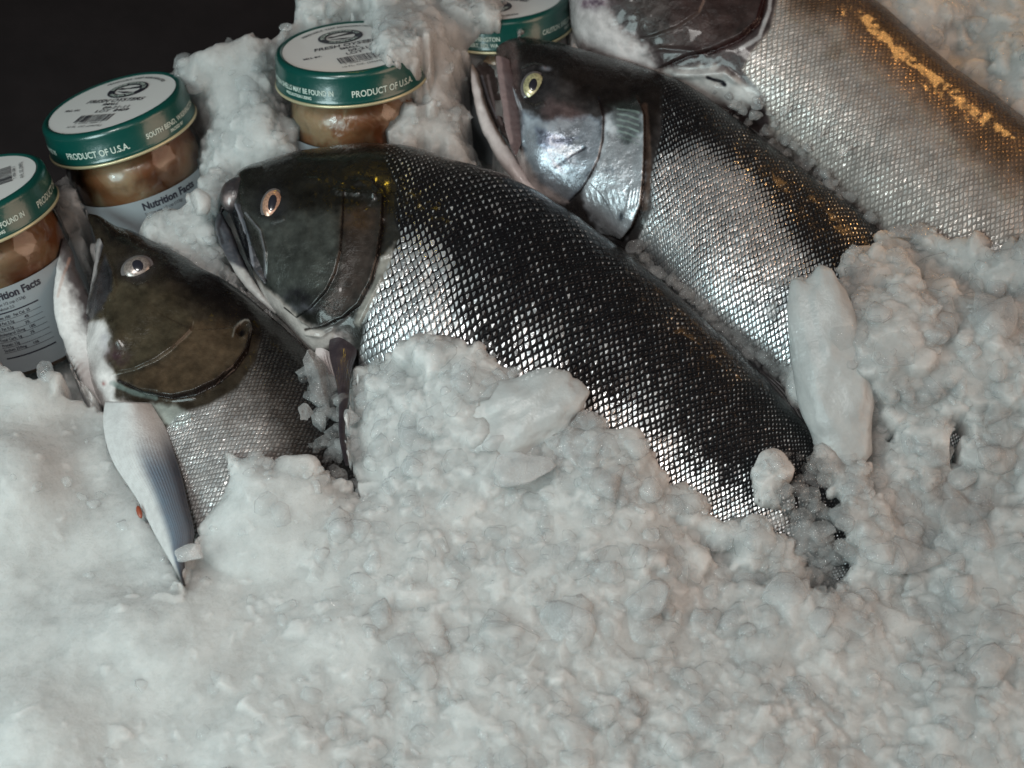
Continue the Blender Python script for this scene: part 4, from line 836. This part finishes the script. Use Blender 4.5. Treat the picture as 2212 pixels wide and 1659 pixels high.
for ax_ in (0, 1): Hb = (np.roll(Hb, 1, ax_)+2*Hb+np.roll(Hb, -1, ax_))/4
Hc = np.where(out > 4, Hb, Hc)
HH = np.where(bgd > 0, -.10, Hc-.09*(1-sstep(0, 40, -bgd))**3)
Vi = np.stack([XX, YY, HH], -1).reshape(-1, 3)
gf = grid_faces(nx, ny); gf = gf[(bgd.ravel()[gf] < 14).all(1)]
ice = mesh_np('crushed_ice', Vi, gf, M_ICE); tag(ice, 'bed of packed crushed ice around and over the fish', 'ice', kind='stuff')

def ico(sub=2):
    me = bpy.data.meshes.new('i'); import bmesh; bm = bmesh.new(); bmesh.ops.create_icosphere(bm, subdivisions=sub, radius=1.); bm.to_mesh(me); bm.free()
    V = np.zeros(len(me.vertices)*3); me.vertices.foreach_get('co', V); Fc = np.array([list(p.vertices) for p in me.polygons]); bpy.data.meshes.remove(me); return V.reshape(-1, 3), Fc
def chip(sub, r):
    V, Fc = ico(sub); V = V.copy()
    for _ in range(r.integers(9, 15)):      # worn facets
        n = r.normal(size=3); n /= np.linalg.norm(n); d = r.uniform(.42, .85); s = V@n; V -= np.outer(np.where(s > d, (s-d)*.97, 0), n)
    ph = r.uniform(0, 9, 3)
    V *= (1+.07*np.sin(V@np.array([2.3, 1.7, 2.9])+ph[0])+.05*np.sin(V@np.array([-3.7, 4.1, 1.3])+ph[1]))[:, None]
    V *= r.uniform(.75, 1.25, 3); return V, Fc
protos = [chip(3, rng) for _ in range(14)]
def rot3(r):
    q = r.normal(size=4); q /= np.linalg.norm(q); w, x, y, z = q
    return np.array([[1-2*(y*y+z*z), 2*(x*y-z*w), 2*(x*z+y*w)], [2*(x*y+z*w), 1-2*(x*x+z*z), 2*(y*z-x*w)], [2*(x*z-y*w), 2*(y*z+x*w), 1-2*(x*x+y*y)]])
def Hat(x, y):
    i = np.clip(((x-GX0)/GS).astype(int), 0, nx-1); j = np.clip(((y-GY0)/GS).astype(int), 0, ny-1); return HH[i, j], out[i, j], lump[i, j], hf[i, j], bgd[i, j]
small = [chip(2, rng) for _ in range(14)]
VV, FF, OP, n0 = [], [], [], 0
N = 5200; xs = rng.uniform(GX0, GX1, N*8); ys = rng.uniform(GY0, GY1, N*8); h_, o_, l_, hf_, bd_ = Hat(xs, ys)
dmp = np.max([np.exp(-np.hypot(proj(np.stack([xs, ys, h_], -1))[:, 0]-a_, proj(np.stack([xs, ys, h_], -1))[:, 1]-b_)**2/2/w_**2) for a_, b_, w_ in ((1740, 1100, 110), (690, 930, 80), (1900, 980, 120), (1600, 720, 90), (1700, 320, 120), (1250, 1000, 90))], axis=0)
keep = (o_ > 5) & (rng.random(len(xs)) < .42+.58*dmp) & (bd_ < -6) & (rng.random(N*8) < (.03+.75*(l_**2))*(.5+.5*np.exp(-np.clip(o_, 0, 400)/70))+.0) & (h_ > -.01)
ii = np.where(keep)[0][:N]
for i in ii:
    r = (.0024+.0062*rng.random()**1.6)*(.6+.4*l_[i]) if rng.random() > .05 else rng.uniform(.008, .013)*l_[i]+.002
    r = min(r, max(.0016, .0004*o_[i]/2*1.2+.0010))
    v, f = small[rng.integers(14)]; c = np.array([xs[i], ys[i], h_[i]-r*rng.uniform(-.05, .5)])
    VV.append(((v*r)@rot3(rng).T)*np.array([1.15, 1.15, .7])+c); FF.append(f+n0); n0 += len(v); OP.append(np.full(len(v), rng.random()))
for poly, cnt, r0, r1, zmin in ((VIS['tail'], 95, .0028, .0070, .040), (VIS['cleft'], 80, .0024, .0060, .040), ([(1350, 520), (1450, 600), (1560, 700), (1680, 790), (1740, 800), (1740, 860), (1640, 790), (1500, 660), (1380, 560)], 130, .0018, .0050, .026), ([(1540, 200), (1620, 235), (1700, 300), (1800, 380), (1900, 490), (1850, 470), (1740, 372), (1640, 290)], 60, .0020, .0048, .034)):
    pa = np.array(poly, float); k = 0
    while k < cnt:
        q = rng.uniform(pa.min(0), pa.max(0))
        if not inside(q[None], pa)[0]: continue
        w3 = P(q[0], q[1], zmin+.01); hh_, _, _, hf1, _ = Hat(np.array([w3[0]]), np.array([w3[1]])); r = rng.uniform(r0, r1); zc_ = min(max(float(hh_[0]), min(float(hf1[0]), zmin+.022), zmin-.008), zmin+.03)+r*rng.uniform(.1, .6)
        v, f = small[rng.integers(14)]; w3 = P(q[0], q[1], zc_); VV.append((v*r)@rot3(rng).T*np.array([1.1, 1.1, .8])+w3); FF.append(f+n0); n0 += len(v); OP.append(np.full(len(v), rng.uniform(0, .45))); k += 1
chips = mesh_np('ice_chips', np.vstack(VV), np.vstack(FF), M_CHIP, floats={'op': np.concatenate(OP)}); tag(chips, 'loose wet chips strewn over the packed crushed ice', 'ice chips', kind='stuff')

def chunk(px, py, z, rx, ry, rz, ang, label, group=None, mat=None, seed=0, sub=4, shape=None, lean=(0, 0)):
    """single lump of ice lying at a picture spot, half axes in metres"""
    r = np.random.default_rng(seed)
    if shape:
        V, Fc = ico(5); k_ = (np.abs(V)**shape).sum(1)**(-1/shape); V = V*k_[:, None]
        q_ = V*np.array([rx, ry, rz])/.014; V = V*(1+.30*(fbm(q_[:, 0]+seed, q_[:, 1]+q_[:, 2], 3, seed)-.45))[:, None]
    else: V, Fc = chip(sub, r)
    V += ((fbm(V[:, 0]*2.2+seed, V[:, 1]*2.2+V[:, 2], 3, seed)-.45)*.20)[:, None]*V
    V *= np.array([rx, ry, rz]); ca, sa = math.cos(ang), math.sin(ang)
    V = V@np.array([[ca, sa, 0], [-sa, ca, 0], [0, 0, 1]])
    V[:, 2] += lean[0]*V[:, 0]+lean[1]*V[:, 1]
    p = P(px, py, z); o = mesh_np('ice_lump', V, Fc, mat or M_CLEAR); o.location = p; tag(o, label, 'ice lump', group); return o
SINGLE = [ (1792, 806, .074, .0185, .0520, .012, R(11), 'long smooth slab of ice standing over the end of the yellow eyed fish', M_SLAB, 3),
 (1090, 918, .0765, .0420, .0215, .014, R(20), 'big smooth block of ice lying across the belly of the central fish', M_SLAB, 4),
 (432, 442, .058, .0068, .0115, .006, R(12), 'pale oval lump of ice leaning on the oyster jar with the whole lid', M_ICE, 5),
 (1668, 668, .064, .0060, .0065, .005, 0., 'round glassy lump on the silver belly beside the long ice slab', M_CLEAR, 6),
 (1770, 1195, .054, .0075, .0170, .007, R(-12), 'upright clear ice stick below the tail of the central fish', M_CLEAR, 7),
 (1675, 1035, .062, .0115, .0100, .008, 0., 'broad glassy lump left of its pair at the end of the central fish', M_CLEAR, 8),
 (1745, 1040, .060, .0120, .0105, .008, .4, 'broad glassy lump right of its pair at the end of the central fish', M_CLEAR, 9),
 (100, 800, .066, .0065, .0080, .005, 0., 'small brownish lump of ice at the foot of the leftmost jar', M_CLEAR, 11),
 (685, 830, .060, .0100, .0165, .007, R(12), 'flat pale chip of ice left of the dark fin of the central fish', M_CLEAR, 12),
 (648, 895, .062, .0120, .0110, .006, .5, 'pale chip of ice below the flat chip beside the dark fin', M_CLEAR2, 13),
 (415, 1195, .084, .0100, .0065, .005, .2, 'lump of ice resting on the tip of the blue grey fin', M_CLEAR2, 14),
 (1120, 1010, .090, .0180, .0080, .006, R(12), 'wedge of ice under the big smooth block', M_CLEAR2, 15),
 (1270, 905, .088, .0080, .0060, .005, 0., 'small lump at the right end of the big smooth block', M_CLEAR, 16),
 (1372, 535, .040, .0085, .0060, .005, .3, 'small clear lump under the silver gill cover', M_CLEAR, 17),
 (1855, 595, .078, .0085, .0070, .006, 0., 'clear lump at the edge of the ice beside the orange lit scales', M_CLEAR, 18),
 (1940, 500, .070, .0110, .0050, .006, 0., 'clear lump where the ice meets the fish at the top right', M_CLEAR, 19)]
for px_, py_, z_, a_, b_, c_, an_, lb_, mt_, sd_ in SINGLE: chunk(px_, py_, z_, a_, b_, c_, an_, lb_, None, mt_, sd_, shape=2.3 if mt_ is M_SLAB and sd_ < 5 else None, lean={3: (.1, .38), 4: (.22, .20)}.get(sd_, (0, 0)))
pebbles = [(1545, 196, 8), (1575, 208, 10.5), (1633, 225, 11.5), (1597, 224, 7), (1663, 245, 8), (1697, 238, 10), (1655, 285, 12), (1700, 302, 10), (1745, 318, 9), (1772, 290, 8), (1825, 325, 11), (1735, 345, 8), (1768, 368, 11), (1790, 390, 8), (1675, 268, 7), (1600, 240, 6)]
for k, (a, b, c) in enumerate(pebbles):
    h0, *_ = Hat(*[np.array([v]) for v in P(a, b, .05)[:2]]); zz = float(np.clip(max(h0[0], HF[int((P(a, b, .05)[0]-GX0)/cs), int((P(a, b, .05)[1]-GY0)/cs)]), .02, .07))+c*.00010
    chunk(a, b, zz, c*.00036, c*.00032, c*.0003, k*.7, 'rounded glassy pebble of ice in the cleft between the two fish at the upper right', 'ice pebbles between the two upper right fish', M_CLEAR, 40+k, 3)
beads = [(596, 935, 12), (625, 945, 9), (690, 930, 16), (660, 985, 12), (715, 985, 13), (612, 985, 9), (590, 990, 9), (640, 1010, 13), (700, 905, 10), (575, 965, 8)]
for k, (a, b, c) in enumerate(beads):
    h0, *_ = Hat(*[np.array([v]) for v in P(a, b, .06)[:2]]); zz = float(np.clip(h0[0], .045, .075))+c*.00010
    chunk(a, b, zz, c*.00029, c*.00027, c*.00025, k*.9, 'glassy bead of ice in the hollow between the two lower left fish', 'ice beads between the two lower left fish', M_CLEAR, 80+k, 3)
# the red scrap peeping from behind the blue grey fin
V, Fc = ico(2); o = mesh_np('red_scrap', V*np.array([.0014, .0038, .0010]), Fc, mat_simple('red_flesh', (.20, .04, .015), .5, 0, .1)); o.location = P(301, 1106, .070); o.rotation_euler[2] = R(20)
tag(o, 'tiny orange red scrap at the left edge of the blue grey fin', 'scrap')

# ------------------------------------------------------------------ counter under and behind the ice
V = np.array([(-3, -1.2, -.16), (3, -1.2, -.16), (3, 2.6, -.16), (-3, 2.6, -.16)]); 
o = mesh_np('counter', V, np.array([(0, 1, 2, 3)]), mat_simple('dark_counter', (.020, .014, .014), .7, 0, 0, .4, 90, .2, .4)); tag(o, 'dark brown counter behind the ice', 'counter', kind='structure')

# ------------------------------------------------------------------ turn the bed to its real slope
BM = Matrix.Rotation(SLOPE, 4, 'X')
bpy.context.view_layer.update()
for o in SC.objects:
    if o.parent is None: o.matrix_world = BM @ o.matrix_world
